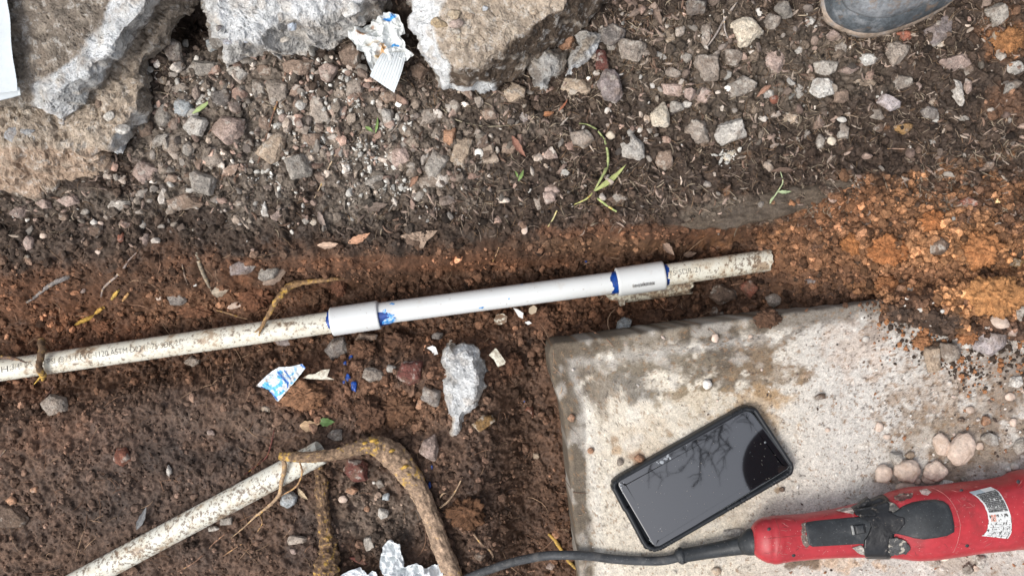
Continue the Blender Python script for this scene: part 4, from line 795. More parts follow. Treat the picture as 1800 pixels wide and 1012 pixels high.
# ------------------------------------------------------------------ plastic shards, flakes
def sheet_col(poly, h, m, name, label, cat, rgb=(.7, .7, .68), colf=None, z=None, th=0.0008, bend=0.002, nr=14, step=3, seed=0, parent=None, crump=0.0, cf=90, centre=None, wob=0.0, group=None, sheet=True):
    """thin solid sheet over the outline (photo pixels), lying on what is below it"""
    so = resample(poly, step); 
    if wob: so = so+wob*np.stack([perlin(so[:, 0]*.25, so[:, 1]*.25), perlin(so[:, 0]*.25+9, so[:, 1]*.25)], 1)
    ts_ = np.linspace(1, 0, nr+1)[:-1]; R = rings(so, ts_, centre); c = R[-1].mean(0)
    q = at(R[..., 0], R[..., 1]); zc = q[..., 2].max() if z is None else z
    zc = np.percentile(q[..., 2], 80) if z is None else z
    x0 = P(R[..., 0], R[..., 1], zc+h)
    Z = zc+h+bend*fbm(x0[..., 0]+seed, x0[..., 1], f=25, o=2)
    if crump: 
        f1 = fbm(x0[..., 0]+seed, x0[..., 1]-seed, f=cf, o=4, gain=0.55); Z = Z+crump*(1-2.2*np.abs(f1))+crump*0.5*(1-2*np.abs(fbm(x0[..., 0]-seed, x0[..., 1], f=cf*1.9, o=2)))
    V = P(R[..., 0], R[..., 1], zc+h); V[..., 2] = Z
    n = len(so); top = V.reshape(-1, 3); bot = top-np.array([0, 0, th]); nv = len(top)
    F = ringmesh_faces(len(ts_), n); FB = [[i+nv for i in f[::-1]] for f in F]; side = [[j, nv+j, nv+(j+1) % n, (j+1) % n] for j in range(n)]
    col = np.ones((len(ts_), n, 3))*np.array(rgb)
    if colf is not None: col = colf(R[..., 0], R[..., 1], col)
    o = part(name, np.concatenate([top, bot]), F+FB+side, m, parent, col=np.concatenate([col.reshape(-1, 3)]*2))
    if label: tag(o, label, cat, group)
    return o
M_PLAST = mat('plastic_sheet', 'attr', rough=0.4, spec=0.45, mottle=((200, 0.05),), bump=((200, 0.2),), dirt=[((0.3, 0.2, 0.12), 160, 0.6, 0.68, 0.8)])
G_SH = 'white plastic pipe shards in the trench'
sheet_col([(902,541),(911,544),(920,550),(919,560),(912,557)], 0.004, M_PLAST, 'plastic_shard', 'small triangular white plastic shard just below the middle of the pipe', 'plastic shard', group=G_SH, z=-0.080)
sheet_col([(930,541),(938,536),(944,541),(942,549),(934,553),(929,549)], 0.002, M_PLAST, 'plastic_shard', 'muddy white plastic shard right of the triangular shard, against the pipe', 'plastic shard', group=G_SH, z=-0.080, rgb=(.42,.34,.24))
sheet_col([(922,566),(930,564),(935,568),(928,571)], 0.003, M_PLAST, 'plastic_shard', 'tiny white plastic flake beneath the two shards at the middle pipe', 'plastic shard', group=G_SH, z=-0.082)
sheet_col([(750,611),(760,607),(766,610),(770,622),(762,624),(759,617)], 0.004, M_PLAST, 'plastic_shard', 'small bent white plastic flake left of the white concrete shard', 'plastic shard', group=G_SH)
def curved_shard(name, poly, ax, r, z, label, rgb=(.62,.59,.48), mud=.3):
    so = resample(poly, 1.5); ts_ = np.linspace(1, 0, 9)[:-1]; R = rings(so, ts_); V = P(R[..., 0], R[..., 1], z); c = V.reshape(-1, 3).mean(0); n = np.array([-math.sin(ax), math.cos(ax)])
    d = (V[..., :2]-c[:2])@n; V[..., 2] = z-r+np.sqrt(np.maximum(r*r-d*d, 0)); top = V.reshape(-1, 3); nv = len(top); bot = top-[0, 0, .002]; m_ = len(so)
    F = ringmesh_faces(len(ts_), m_); F = F+[[i+nv for i in f[::-1]] for f in F]+[[j, nv+j, nv+(j+1) % m_, (j+1) % m_] for j in range(m_)]
    W_ = np.concatenate([top, bot]); k_ = sstep(-.1, .3, fbm(W_[:, 0], W_[:, 1], f=260, o=4)+mud-.3)[:, None]*min(1, mud*1.6)
    tag(part(name, W_, F, M_PLAST, col=np.array(rgb)*(1-k_)+np.array((.16,.10,.06))*k_), label, 'plastic shard', G_SH)
curved_shard('plastic_shard', [(859,624),(870,612),(873,613),(889,636),(887,640),(875,645),(868,632)], math.radians(-52), 0.0125, -0.055, 'curved cream shard of broken pipe right of the white concrete shard')
curved_shard('plastic_shard', [(868,561),(872,553),(884,551),(892,556),(890,566),(880,571),(871,570)], 0.2, 0.014, -0.074, 'mud-smeared round flake of pipe just under the middle of the new pipe', mud=.65)
curved_shard('plastic_shard', [(1063,517),(1080,515),(1097,518),(1099,536),(1091,538),(1087,528),(1072,527)], 0.1, 0.013, -0.070, 'jagged muddy pipe shard under the left end of the right coupling', mud=.5)
curved_shard('plastic_shard', [(532,664),(542,658),(553,657),(565,650),(579,649),(575,662),(588,667),(566,667),(545,666)], 0.1, 0.016, -0.052, 'long narrow dirty plastic shard right of the torn blue packet')
# torn blue packet
def pack_col(px, py, col):
    n = fbm(px, py, f=0.08, o=4)
    ins = inpoly(px, py, [(458,679),(470,666),(492,649),(530,641),(536,646),(520,668),(486,703),(474,688),(465,681)])
    b = np.where(ins & (n > -0.05), 1.0, 0.0)*sstep(-0.1, 0.35, n+(py-665)*0.02); col = col*(1-b[..., None])+np.array((0.10, 0.42, 0.72))*b[..., None]
    for (x0, y0, x1, y1, w) in ((490,655,507,672,3.0),(500,651,512,665,1.6),(460,680,478,691,2.2),(478,691,487,702,1.8),(507,672,506,680,2),(530,641,537,645,2.5)):
        dx, dy = x1-x0, y1-y0; t = np.clip(((px-x0)*dx+(py-y0)*dy)/(dx*dx+dy*dy), 0, 1); d = np.hypot(px-x0-t*dx, py-y0-t*dy); m = sstep(w, w*0.5, d)[..., None]; col = col*(1-m)+np.array((0.01, 0.12, 0.42))*m
    return col
sheet_col([(450,678),(466,662),(478,652),(490,645),(510,644),(532,639),(538,646),(524,664),(488,707),(484,702),(477,691),(466,682)], 0.006, M_PLAST, 'torn_packet', 'torn white and bright blue packet corner lying on the mud below the pipe', 'packet', rgb=(.64,.68,.70), colf=pack_col, nr=34, step=1.3, bend=0.004, crump=0.001)
# primer drips
def drip(px, py, s, label, z=0.0012):
    p = at(px, py); V, F = ICO[3]; r = 1+0.5*fbm(V[:, 0]+px, V[:, 1]+py, V[:, 2], f=1.4, o=2); W = V*r[:, None]*np.array([s*.8, s*1.3, s*.22])*K/2+p+np.array([0, 0, z])
    tag(part('primer_drip', W, F, M_PRIMER), label, 'primer drip', 'blue primer drips on the soil')
for a in ((617,629,10,'round dark blue primer drip above the largest drip, right of the grey rock'), (607,639,7,'thin blue primer drip between the grey rock and the dark red rock'), (612,664,11,'ragged blue primer drip in the middle of the spatter right of the packet'), (622,678,14,'largest glossy blue primer drip, lowest of the spatter right of the packet'),
          (605,672,6,'small blue primer drip just left of the largest one'), (755,852,9,'blue primer drip right of the thick bent root'), (723,829,8,'blue primer drip on the elbow of the thick root'), (902,806,5,'tiny blue primer drip in the gully left of the slab'), (759,820,5,'tiny blue primer drip beside the brown stone under the shard'),
          (922,704,6,'small blue primer drip above the red stone near the slab'), (995,764,6,'blue primer streak on the left edge of the slab'), (516,703,12,'blue primer drip on the left of the orange clod'), (559,707,12,'blue primer drip on the right of the orange clod'), (1030,459,5,'tiny blue primer drip above the new pipe')): drip(*a)
# big clods
def clod(px, py, w, h, rgb, seed, label, z=0.35):
    p = at(px, py); V, F = ICO[5]; w9, r9 = worley(V[:, 0]+V[:, 2]+seed, V[:, 1]+V[:, 2]*.6, 2.6, 3); r = .92+0.42*fbm(V[:, 0]+seed, V[:, 1], V[:, 2], f=1.5, o=6, gain=0.72)+.22*np.sqrt(np.clip(1-(w9/.65)**2, 0, 1))*r9; s = K*(1-p[2])/2; W = V*r[:, None]*np.array([w*s, h*s, min(w, h)*s*.55])+p+np.array([0, 0, min(w, h)*s*z-0.001])
    c = np.array(rgb)*(.62 if rgb[0] < .3 else .68)*np.exp(0.5*fbm(W[:, 0], W[:, 1], f=160, o=4))[:, None]; tag(part('soil_clod', W, F, M_CRUMB, col=c), label, 'clod', 'large soil clods')
clod(537,696,66,44,(.30,.155,.085),1,'orange clod with two blue primer spots right of the torn packet')
for a in ((450,520,50,40,(.22,.10,.055),2,'reddish clod just above the pipe, left of the muddy root'),(345,545,56,26,(.24,.115,.065),3,'broad reddish clod above the printed pipe, left of the flat pink pebble'),(185,575,34,26,(.24,.11,.06),4,'reddish clod beside the yellow torn root'),(555,520,40,32,(.16,.085,.05),5,'brown clod above the left coupling'),
          (596,500,30,34,(.19,.085,.05),6,'knobbly red-brown clod at the right of the muddy root'),(700,720,60,50,(.20,.105,.06),7,'crumbly tan-brown clod above the thick bent root'),(650,730,44,50,(.17,.09,.055),8,'brown clod above the root, left of the crumbly one'),(820,900,60,50,(.17,.085,.045),9,'brown clod in the trench right of the thick root'),(640,615,40,34,(.19,.1,.06),10,'brown clod below the left coupling'),
          (700,600,44,36,(.15,.08,.05),11,'brown clod left of the white concrete shard top'),(900,640,36,40,(.15,.075,.045),12,'dark brown clod right of the curved cream shard'),(960,560,50,36,(.17,.085,.05),13,'reddish clod above the slab corner'),(1150,560,50,30,(.15,.08,.05),14,'brown clod above the slab edge under the right coupling'),
          (1745,520,80,64,(.52,.25,.10),15,'largest bright orange clod beside the slab at the right'),(1720,440,64,54,(.50,.22,.09),16,'orange clod in the middle of the heap'),(1560,440,60,44,(.44,.18,.07),17,'orange clod at the left of the heap'),(1640,390,40,34,(.42,.17,.065),18,'orange clod near the top of the heap'),(1500,430,40,32,(.38,.16,.06),19,'orange clod where the pipe end meets the heap'),
          (1770,70,50,40,(.36,.17,.07),20,'orange clod at the top right beside the grey stone'),(1350,560,40,30,(.14,.075,.045),21,'brown clod above the slab edge right of the brick cube'),(1620,600,30,24,(.40,.19,.09),22,'orange clod spilled onto the slab'),(1700,590,36,26,(.40,.18,.08),23,'orange clod on the spilled dark soil over the slab'),(1560,500,44,26,(.36,.16,.07),24,'orange clod at the bottom edge of the heap')): clod(*a)

# ------------------------------------------------------------------ tissues
def tis_col(px, py, col):
    n = fbm(px, py, f=0.13, o=4)
    for cx, cy, rx, ry, c, s in ((637,62,9,4,(.45,.2,.06),.8),(674,92,5,16,(.5,.26,.07),.85),(668,104,7,5,(.5,.3,.06),.8),(654,48,4,3,(.35,.17,.08),.7),(655,78,14,3,(.5,.36,.2),.5),(684,38,10,4,(.05,.32,.75),.95),(692,32,6,3,(.05,.32,.75),.8),(696,83,8,3,(.03,.3,.7),.95)):
        w = (s*sstep(1.2, .6, np.hypot((px-cx)/rx, (py-cy)/ry)+0.9*n))[..., None]; col = col*(1-w)+np.array(c)*w
    return col
tw = thing('crumpled_tissue', P(668, 90, .03), 'crumpled white tissue wad with blue and brown smears between two concrete blocks', 'tissue')
sheet_col([(611,58),(617,51),(626,49),(637,50),(643,44),(652,42),(655,36),(662,31),(679,26),(692,28),(704,33),(706,42),(711,49),(713,62),(704,67),(713,77),(714,89),(722,94),(729,100),(722,106),(714,111),(704,116),(680,120),(660,124),(652,123),(646,108),(640,92),(629,91),(627,82),(620,74),(613,67)],
          0.012, M_PAPER, 'crumpled_sheet', None, None, rgb=(.66,.68,.67), colf=tis_col, z=.030, nr=46, step=1.5, bend=0.006, crump=0.0075, cf=38, seed=4, parent=tw, th=0.0006)
sheet_col([(640,92),(660,96),(672,104),(655,128),(652,123)], 0.004, M_PAPER, 'folded_layer', None, None, rgb=(.70,.76,.80), z=.030, nr=14, step=1.5, crump=0.0015, parent=tw)
so = []
nu, nv = 60, 40; U, Vv = np.meshgrid(np.linspace(0, 1, nu), np.linspace(0, 1, nv), indexing='ij')
c00, c10, c11, c01 = np.array((672,93.)), np.array((648,131.)), np.array((691,160.)), np.array((714,92.))
Q = (c00*(1-U[..., None])+c10*U[..., None])*(1-Vv[..., None])+(c01*(1-U[..., None])+c11*U[..., None])*Vv[..., None]
Q[..., 0] += 4*np.sin(U*math.pi)*Vv
W = P(Q[..., 0], Q[..., 1], .05); W[..., 2] = .050+0.0007*np.sin(Vv*math.pi*2*10)+0.004*np.sin(U*2.2)-0.012*U**2+0.001*fbm(W[..., 0], W[..., 1], f=50, o=2)
T_ = W.reshape(-1, 3); F = grid_faces(nu, nv); n_ = len(T_); part('quilted_flap', np.concatenate([T_, T_-[0, 0, .0006]]), np.concatenate([F, F[:, ::-1]+n_]), M_PAPER, tw, col=np.ones((2*n_, 3))*np.array((.54,.57,.58)))
bt = thing('crumpled_tissue', P(705, 985, -.05), 'white tissue wad cut by the bottom edge beside the thick root', 'tissue')
sheet_col([(669,981),(671,970),(674,966),(673,959),(680,951),(684,945),(688,944),(695,948),(704,952),(702,958),(702,966),(701,975),(700,983),(697,991),(706,992),(710,996),(717,991),(724,988),(733,986),(742,991),(752,999),(755,1003),(760,999),(766,992),(770,990),(777,986),(779,1000),(780,1020),(760,1050),(700,1050),(681,1022),(676,1006),(669,997)],
          0.014, M_PAPER, 'crumpled_sheet', None, None, rgb=(.66,.69,.70), z=-.058, nr=44, step=1.5, bend=0.006, crump=0.008, cf=40, seed=12, parent=bt, centre=(716, 1012), th=0.0006)
sheet_col([(600,1008),(604,1004),(609,1002),(620,997),(632,996),(641,998),(645,1003),(646,1007),(652,1003),(655,1001),(662,1002),(668,1014),(668,1050),(606,1050)], 0.010, M_PAPER, 'crumpled_tissue', 'small white tissue fold at the bottom edge left of the larger wad', 'tissue', rgb=(.64,.67,.69), z=-.058, nr=30, step=1.5, bend=0.005, crump=0.006, cf=40, seed=22)
# paper towel at left edge, on the slab piece
nu, nv = 50, 90; U, Vv = np.meshgrid(np.linspace(0, 1, nu), np.linspace(0, 1, nv), indexing='ij')
xr = np.interp(Vv, [0, .25, .45, .75, .93, 1], [8, 14, 20, 27, 35, 36]); Q = np.stack([-110+(xr+110)*U, -60+Vv*(222+10*(1-U))], -1)
W = P(Q[..., 0], Q[..., 1], .097); W[..., 2] = .097+0.004*fbm(W[..., 0], W[..., 1], f=14, o=2)+0.00035*np.sin(Q[..., 0]*1.5)*np.sin(Q[..., 1]*1.5)+0.003*U**6
T_ = W.reshape(-1, 3); F = grid_faces(nu, nv); n_ = len(T_)
pt = thing('paper_towel', W[25, 45], 'white embossed paper towel sheet on the topmost concrete piece at the left edge', 'paper towel')
part('sheet', np.concatenate([T_, T_-[0, 0, .0006]]), np.concatenate([F[:, ::-1], F+n_]), M_PAPER, pt, col=np.ones((2*n_, 3))*np.array((.52,.56,.58)))
sheet_col([(-60,158),(34,154),(36,167),(20,172),(0,177),(-60,182)], 0.0, M_PAPER, 'folded_edge', None, None, rgb=(.56,.6,.62), z=.094, nr=10, step=4, parent=pt, bend=0.001)

# ------------------------------------------------------------------ roots, twigs, weeds
YEL = (0.50, 0.31, 0.07); BRK = (0.20, 0.125, 0.075)
def root(name, pts, r, label, cat, c0=BRK, c1=YEL, yel=0.5, n=90, seg=12, z=None, lift=0.0, bumps=0.25, group=None, parent=None, seed=0.0, ym=None, flat=1.0, m=None, c2=None, ridge=0.0):
    pts = np.array(pts, float); r = np.broadcast_to(np.array(r, float), (len(pts),)); R0 = r*K*1.04
    if z is None:
        q = at(pts[:, 0], pts[:, 1]); zz = q[:, 2]+R0*0.75*flat+lift
    else: zz = np.broadcast_to(np.array(z, float), (len(pts),))
    C = np.concatenate([P(pts[:, 0], pts[:, 1], zz), R0[:, None]], 1); C = catmull(C, n)
    V, F = tube(C[:, :3], np.maximum(C[:, 3], 0.0002)*(1+bumps*.5*perlin(np.arange(n)*.11+seed, seed)), seg, bumps, 160, seed, flat)
    if ridge:
        th_ = np.tile(np.arange(seg)*2*math.pi/seg, n); s_ = np.repeat(np.arange(n), seg)*.08; rr_ = ridge*(1-2*np.abs(perlin(np.cos(th_)*2.6, np.sin(th_)*2.6, s_*.6+seed)))+ridge*.8*perlin(np.cos(th_)*7, np.sin(th_)*7, s_*2.4+seed)
        Cc_ = np.repeat(C[:, :3], seg, 0); V[:n*seg] = Cc_+(V[:n*seg]-Cc_)*(1+rr_)[:, None]
    nn = fbm(V[:, 0]*1.0+seed, V[:, 1], V[:, 2], f=170, o=5, gain=.7)
    thr = yel if ym is None else None
    t = np.repeat(np.linspace(0, 1, n), seg); t = np.concatenate([t, [0, 1]])
    yv = np.interp(t, *ym) if ym else yel
    k = sstep(0.0, 0.7, nn+yv-0.42)[:, None]; cb = np.array(c0) if c2 is None else np.array(c0)*(1-t[:, None])+np.array(c2)*t[:, None]
    col = cb*np.exp(0.6*nn)[:, None]*(1-k)+np.array(c1)*k
    o = part(name, V, F, m or M_WOOD, parent, col=np.clip(col, .01, .8))
    if label: tag(o, label, cat, group)
    return o
TAN = (0.34, 0.24, 0.16)
rt = thing('thick_root', P(690, 800, -.04), 'thick bent root with torn yellow bark arching from the lower pipe to the bottom edge', 'root')
root('main_root', [(491,801),(520,803),(555,802),(590,798),(622,789),(650,783),(672,788),(697,806),(722,838),(742,873),(760,915),(776,962),(794,1005),(812,1062)], [6,8.5,9,9.5,11,14,19,22,19,15.5,15,15.5,16,17], None, None, c0=(.20,.13,.08), z=[-.006,-.006,-.008,-.012,-.018,-.026,-.034,-.042,-.044,-.045,-.045,-.045,-.045,-.045], n=340, seg=64, bumps=0.11, seed=1, parent=rt, ridge=.085, c2=(.33,.235,.165), ym=([0,.06,.2,.33,.40,.46,.56,.62,.68,.9,.93,1],[.8,.3,-.1,.15,.65,-.3,-.1,.45,-.3,-.4,.3,-.3]))
root('fine_root', [(497,804),(500,825),(494,850),(491,868),(478,884),(462,897),(450,906),(430,925),(405,946)], [4.5,4,3.5,3.4,3,2.4,2,1.4,.7], None, None, c0=(.36,.25,.16), z=[-.012,-.014,-.02,-.028,-.036,-.042,-.046,-.05,-.05], parent=rt, yel=.2, seg=9, n=120)
root('fine_root', [(524,806),(531,828),(524,850),(510,862),(490,873),(470,890),(455,905)], [1.5,1.6,1.6,1.6,1.5,1.4,1.2], None, None, c0=(.36,.22,.12), z=[-.012,-.013,-.02,-.03,-.037,-.044,-.047], parent=rt, yel=.2, seg=7)
root('fine_root', [(456,903),(461,918),(455,930),(448,941)], [1.3,1.2,1,.5], None, None, c0=(.36,.22,.12), parent=rt, yel=.2, seg=6, n=30)
for i, (x, y, s) in enumerate(((640,781,10),(655,776,9),(688,794,7),(712,822,7),(620,790,8))):
    root('bark_shred', [(x-s, y+2), (x, y-2), (x+s, y-4)], [1, 3, .8], None, None, c0=YEL, z=[-.012-.018*(x-600)/112, -.010-.018*(x-600)/112, -.014-.018*(x-600)/112], parent=rt, yel=.8, seg=6, n=16)
root('upright_root', [(556,806),(562,830),(566,858),(567,895),(573,935),(578,968),(574,1000),(568,1060)], [7,9,10,10,12,15,19,20], 'muddy upright root with yellow streaks between the bottom edge and the sawn pipe end', 'root', c0=(.15,.095,.06), n=220, seg=56, seed=3, lift=0.003, ridge=.15, ym=([0,.15,.3,.5,.7,1],[-.2,0,.1,.15,.2,.4]), bumps=.3)
root('muddy_root', [(455,590),(460,575),(472,553),(484,532),(497,515),(510,503),(530,497),(560,493),(585,490),(605,489)], [1.2,2.4,3.6,4.6,5.4,6,4.8,4,3.2,1.2], 'muddy yellowish root bending down over the old pipe left of the coupling', 'root', c0=(.27,.165,.085), z=[-.040,-.038,-.036,-.036,-.040,-.044,-.046,-.048,-.053,-.062], n=200, seg=28, seed=5, ridge=.12, ym=([0,.3,.5,.6,1],[.45,.4,.55,.2,.05]))
root('root_fork', [(462,572),(455,578),(448,584)], [2.4,2,.8], 'short broken root splinter lying on the pipe beside the muddy root tip', 'root', c0=(.27,.165,.085), z=[-.038,-.038,-.040], n=20, seg=8)
sp = root('strap_root', [(72,598),(74,618),(69,636),(70,650),(76,660),(74,668)], [7,6.5,6,6,5.5,2], 'dark root crossing over the left end of the pipe with a frayed yellow tip', 'root', c0=(.12,.075,.045), z=[-.045,-.038,-.036,-.037,-.043,-.05], n=90, seg=12, seed=7, ym=([0,.5,.75,1],[.1,.3,.8,.95]))
root('root_splinter', [(59,676),(66,668),(72,661)], [.5,1.6,1.5], 'pale yellow splinter at the frayed tip below the left pipe', 'root', c0=YEL, yel=.8, z=[-.056,-.052,-.046], n=16, seg=6)
root('thin_root', [(-20,626),(12,628),(30,631),(46,637)], [2,3.4,2.6,1.2], 'thin dark brown root resting on the pipe at the left edge', 'root', c0=(.15,.095,.07), yel=.1, z=[-.045,-.038,-.037,-.037], n=50, seg=8)
root('yellow_root', [(132,571),(143,565),(156,559),(166,554)], [1.5,3.6,3.8,2], 'pale yellow torn root piece, lowest of the yellow pieces at the left', 'root', c0=YEL, yel=.7, n=40, seg=10, seed=9, lift=.002)
root('yellow_root', [(166,555),(173,546),(181,541)], [2,4,3], 'torn yellow root piece joined above the long lowest one', 'root', c0=(.5,.3,.08), yel=.6, n=30, seg=10, seed=10, lift=.002)
root('yellow_root', [(196,526),(202,518),(208,510)], [2,3.5,2], 'yellow root stub near the end of the grey forked twig', 'root', c0=(.5,.34,.1), yel=.6, n=30, seg=8, seed=11, lift=.002)
root('wood_chip', [(216,528),(221,521),(226,515)], [2,3,2], 'small orange wood chip right of the yellow root stub', 'wood chip', c0=(.48,.28,.12), yel=.2, n=16, seg=6, seed=11, lift=.002)
root('yellow_root', [(964,938),(975,948),(984,962),(992,975),(1004,990),(1018,1004)], [2,3.4,3.6,3,3.4,1.5], 'frayed yellow root passing under the black cord at the slab edge', 'root', c0=(.4,.27,.09), yel=.65, n=60, seg=9, seed=13, lift=.002)
G_T = 'twigs and thin roots on the soil'
for a in (([(178,521),(181,508),(192,496),(205,485),(217,472),(226,458),(240,444)],[1.6,1.8,2,2.2,2,1.4,.8],(.30,.24,.21),'grey branching twig above the yellow torn roots','twig'),
          ([(47,531),(60,523),(78,508),(95,497),(112,490),(128,482),(143,474)],[2,2.5,3.5,4,4,2.5,1],(.20,.18,.17),'thick dark grey twig sloping up at the left','twig'),
          ([(507,112),(500,135),(492,165),(481,198),(468,240),(453,288)],[1.5,1.7,1.7,1.6,1.5,1],(.20,.115,.08),'long reddish pine needle running down from the pale concrete block','pine needle'),
          ([(518,118),(512,130),(508,145)],[1,1,.6],(.24,.15,.1),'short reddish needle beside the long one under the pale block','pine needle'),
          ([(598,258),(580,290),(566,322),(553,348)],[.8,1.3,1.3,.7],(.42,.32,.22),'thin tan straw on the gravel, right of the long pine needle','straw'),
          ([(729,175),(711,201),(697,222),(684,238)],[1,1.3,1.3,.8],(.22,.18,.15),'thin dark twig below the tissue wad','twig'),
          ([(775,188),(801,210),(849,222),(899,220)],[.8,1,1,.6],(.30,.26,.18),'thin curved grass stem right of the lower block corner','dry grass'),
          ([(788,171),(815,183),(855,198),(872,203)],[.8,1,1,.6],(.22,.17,.12),'thin brown stem just above the curved grass stem','twig'),
          ([(1296,3),(1284,20),(1272,37),(1258,62),(1242,84)],[1.6,1.8,2,1.6,1],(.30,.26,.23),'forked grey twig left of the big cream stone','twig'),
          ([(1272,17),(1273,35),(1274,52),(1279,67)],[1.2,1.4,1.2,.8],(.36,.32,.29),'short pale twig crossing the forked grey twig','twig'),
          ([(345,445),(352,466),(362,490),(372,512)],[2.5,4,3.6,1.6],(.30,.25,.19),'flat grey wood splinter pointing down to the pipe','wood splinter'),
          ([(320,465),(324,482),(330,500)],[1,1.6,1],(.30,.22,.17),'small straight splinter left of the flat grey one','wood splinter'),
          ([(380,545),(400,550),(424,558),(445,562)],[.8,1.6,1.5,1],(.38,.24,.14),'straight orange-brown stick just above the pipe left of the root','stick'),
          ([(832,937),(846,955),(862,968),(866,980),(858,994)],[2,1.8,2.2,2,1.2],(.36,.25,.17),'pale wavy rootlet above the black cord','rootlet'),
          ([(773,892),(788,880),(801,862),(813,838)],[2,1.8,1.5,.9],(.38,.27,.18),'curved tan rootlet right of the thick root','rootlet'),
          ([(773,889),(772,878),(778,868),(784,866)],[1.4,1.4,1.4,.9],(.38,.27,.18),'small hooked rootlet beside the curved tan one','rootlet'),
          ([(482,755),(476,782),(468,803),(448,820),(430,834)],[.9,1.3,1.4,1.2,.8],(.15,.055,.045),'thin dark red root running down to the lower pipe','rootlet'),
          ([(395,938),(375,955),(345,985),(312,1004)],[1.2,1.4,1.2,.8],(.26,.15,.1),'thin reddish root below the lower pipe','rootlet'),
          ([(425,955),(405,968),(392,977)],[1,1.3,.8],(.34,.20,.12),'short forked orange rootlet near the bottom','rootlet'),
          ([(100,672),(88,688),(72,708)],[1,1.5,1],(.22,.13,.1),'thin root below the pipe at the left edge','rootlet'),
          ([(838,268),(845,250)],[1,1],(.3,.25,.2),'tiny grey straw below the big block','straw'),
          ([(978,232),(988,218),(998,207)],[1.6,1.8,1.2],(.38,.33,.28),'short thick pale stick left of the bent green weed','stick'),
          ([(882,420),(872,448),(860,470)],[.6,1,.8],(.40,.26,.16),'thin orange straw above the new pipe','straw'),
          ([(683,372),(690,362),(700,355)],[.8,1.3,.8],(.36,.32,.28),'short curved pale twig on the bank above the dry leaf','twig'),
          ([(0,672+130),(10,790)],[1.5,1],(.2,.15,.12),'small brown twig at the left edge','twig'),
          ([(1535,270),(1560,262),(1590,262)],[.8,1.2,.8],(.3,.2,.15),'thin horizontal brown needle far right on the bank','pine needle'),
          ([(1620,98),(1600,105)],[.8,1],(.3,.2,.15),'short brown needle below the large mauve stone','pine needle'),
          ([(1552,62),(1580,52),(1600,50)],[1.6,2.2,1.2],(.32,.24,.19),'pale flat stick just under the muddy boot','stick'),
          ([(0,506),(0,506.5)],[1,1],(.2,.15,.1),'',''),
          ):
    if not a[3]: continue
    root({'thin stem': 'dry_grass'}.get(a[4], a[4].replace(' ', '_')), a[0], a[1], a[3], a[4], c0=a[2], yel=.05, n=70, seg=7, group=G_T, lift=.0015, bumps=.2)
GRN = (.28, .31, .13)
wd = thing('green_weed', at(1050, 300), 'bent yellow-green weed with a narrow leaf lying on the dark bank', 'weed')
def stem(pts, r, par, c=GRN, lift=.004): return root('stem', pts, r, None, None, c0=c, yel=.05, n=70, seg=8, lift=lift, bumps=.08, parent=par, m=M_GREEN)
stem([(1018,217),(1032,219),(1047,227),(1060,242),(1067,262),(1069,280),(1066,296),(1056,315),(1043,338)], [.7,1.1,1.5,1.7,2,2.2,2.8,2,1], wd, (.30,.34,.14))
stem([(1043,338),(1030,350),(1008,360)], [1.5,1.4,.8], wd, (.42,.42,.16)); stem([(1038,341),(1052,350),(1068,362),(1084,372)], [1.2,1.6,2,1.4], wd, (.36,.42,.16)); stem([(979,370),(972,385),(963,399)], [1.2,1.4,.9], wd, (.45,.40,.2))
def leaf(name, a, b, w, rgb, label, cat, parent=None, lift=0.004, curl=0.3, group=None, m=None, z=None):
    a = np.array(a, float); b = np.array(b, float); n, k = 24, 7; t = np.linspace(0, 1, n)[:, None]; s = np.linspace(-1, 1, k)[None]
    L = np.hypot(*(b-a)); d = (b-a)/L; nr = np.array([-d[1], d[0]]); wv = w/2*np.sin(np.pi*np.clip(t, 0.02, .99)**0.8)*(1+.1*np.sin(t*25))
    px = a[0]+d[0]*L*t+nr[0]*wv*s+nr[0]*L*.05*np.sin(t*3); py = a[1]+d[1]*L*t+nr[1]*wv*s+nr[1]*L*.05*np.sin(t*3)
    q = at(px, py); zc = q[..., 2].mean(1).max()*0.6+q[..., 2].mean()*0.4 if z is None else z
    W = P(px, py, zc+lift); W[..., 2] = zc+lift+curl*wv*K*np.abs(s)**1.5+0.001*np.sin(t*5)+0*s
    T_ = W.reshape(-1, 3); F = grid_faces(n, k); nv = len(T_); c = np.ones((n, k, 3))*np.array(rgb); c[:, k//2] *= 1.25; c *= (1+.25*fbm(px, py, f=.15, o=2))[..., None]
    o = part(name, np.concatenate([T_, T_-[0, 0, .0004]]), np.concatenate([F, F[:, ::-1]+nv]), m or M_GREEN, parent, col=np.concatenate([c.reshape(-1, 3)]*2))
    if label: tag(o, label, cat, group)
    return o
leaf('leaf', (1043,337), (1101,288), 9, (.34,.37,.14), None, None, wd)
leaf('grass_leaf', (338,200), (371,174), 8, (.34,.42,.18), 'pale green grass blade on the gravel right of the blue grey stone', 'grass')
s1 = thing('green_seedling', at(648, 228), 'small green seedling on the gravel below the tissue wad', 'seedling'); leaf('leaf', (656,232), (638,222), 6, (.17,.25,.08), None, None, s1); leaf('leaf', (660,234), (663,205), 5, (.17,.25,.08), None, None, s1)
s1 = thing('green_seedling', at(912, 310), 'tiny green seedling on the dark bank above the new pipe', 'seedling'); leaf('leaf', (911,318), (920,298), 6, (.17,.25,.08), None, None, s1); leaf('leaf', (910,312), (905,300), 4, (.17,.25,.08), None, None, s1)
s1 = thing('small_weed', at(1368, 340), 'small grey-green weed sprig beside the orange heap', 'weed'); stem([(1372,302),(1376,320),(1368,335),(1353,358)], [.7,1,1.2,.9], s1, (.33,.38,.22)); leaf('leaf', (1366,337), (1392,336), 6, (.35,.42,.24), None, None, s1); leaf('leaf', (1362,343), (1352,360), 4, (.35,.42,.24), None, None, s1)
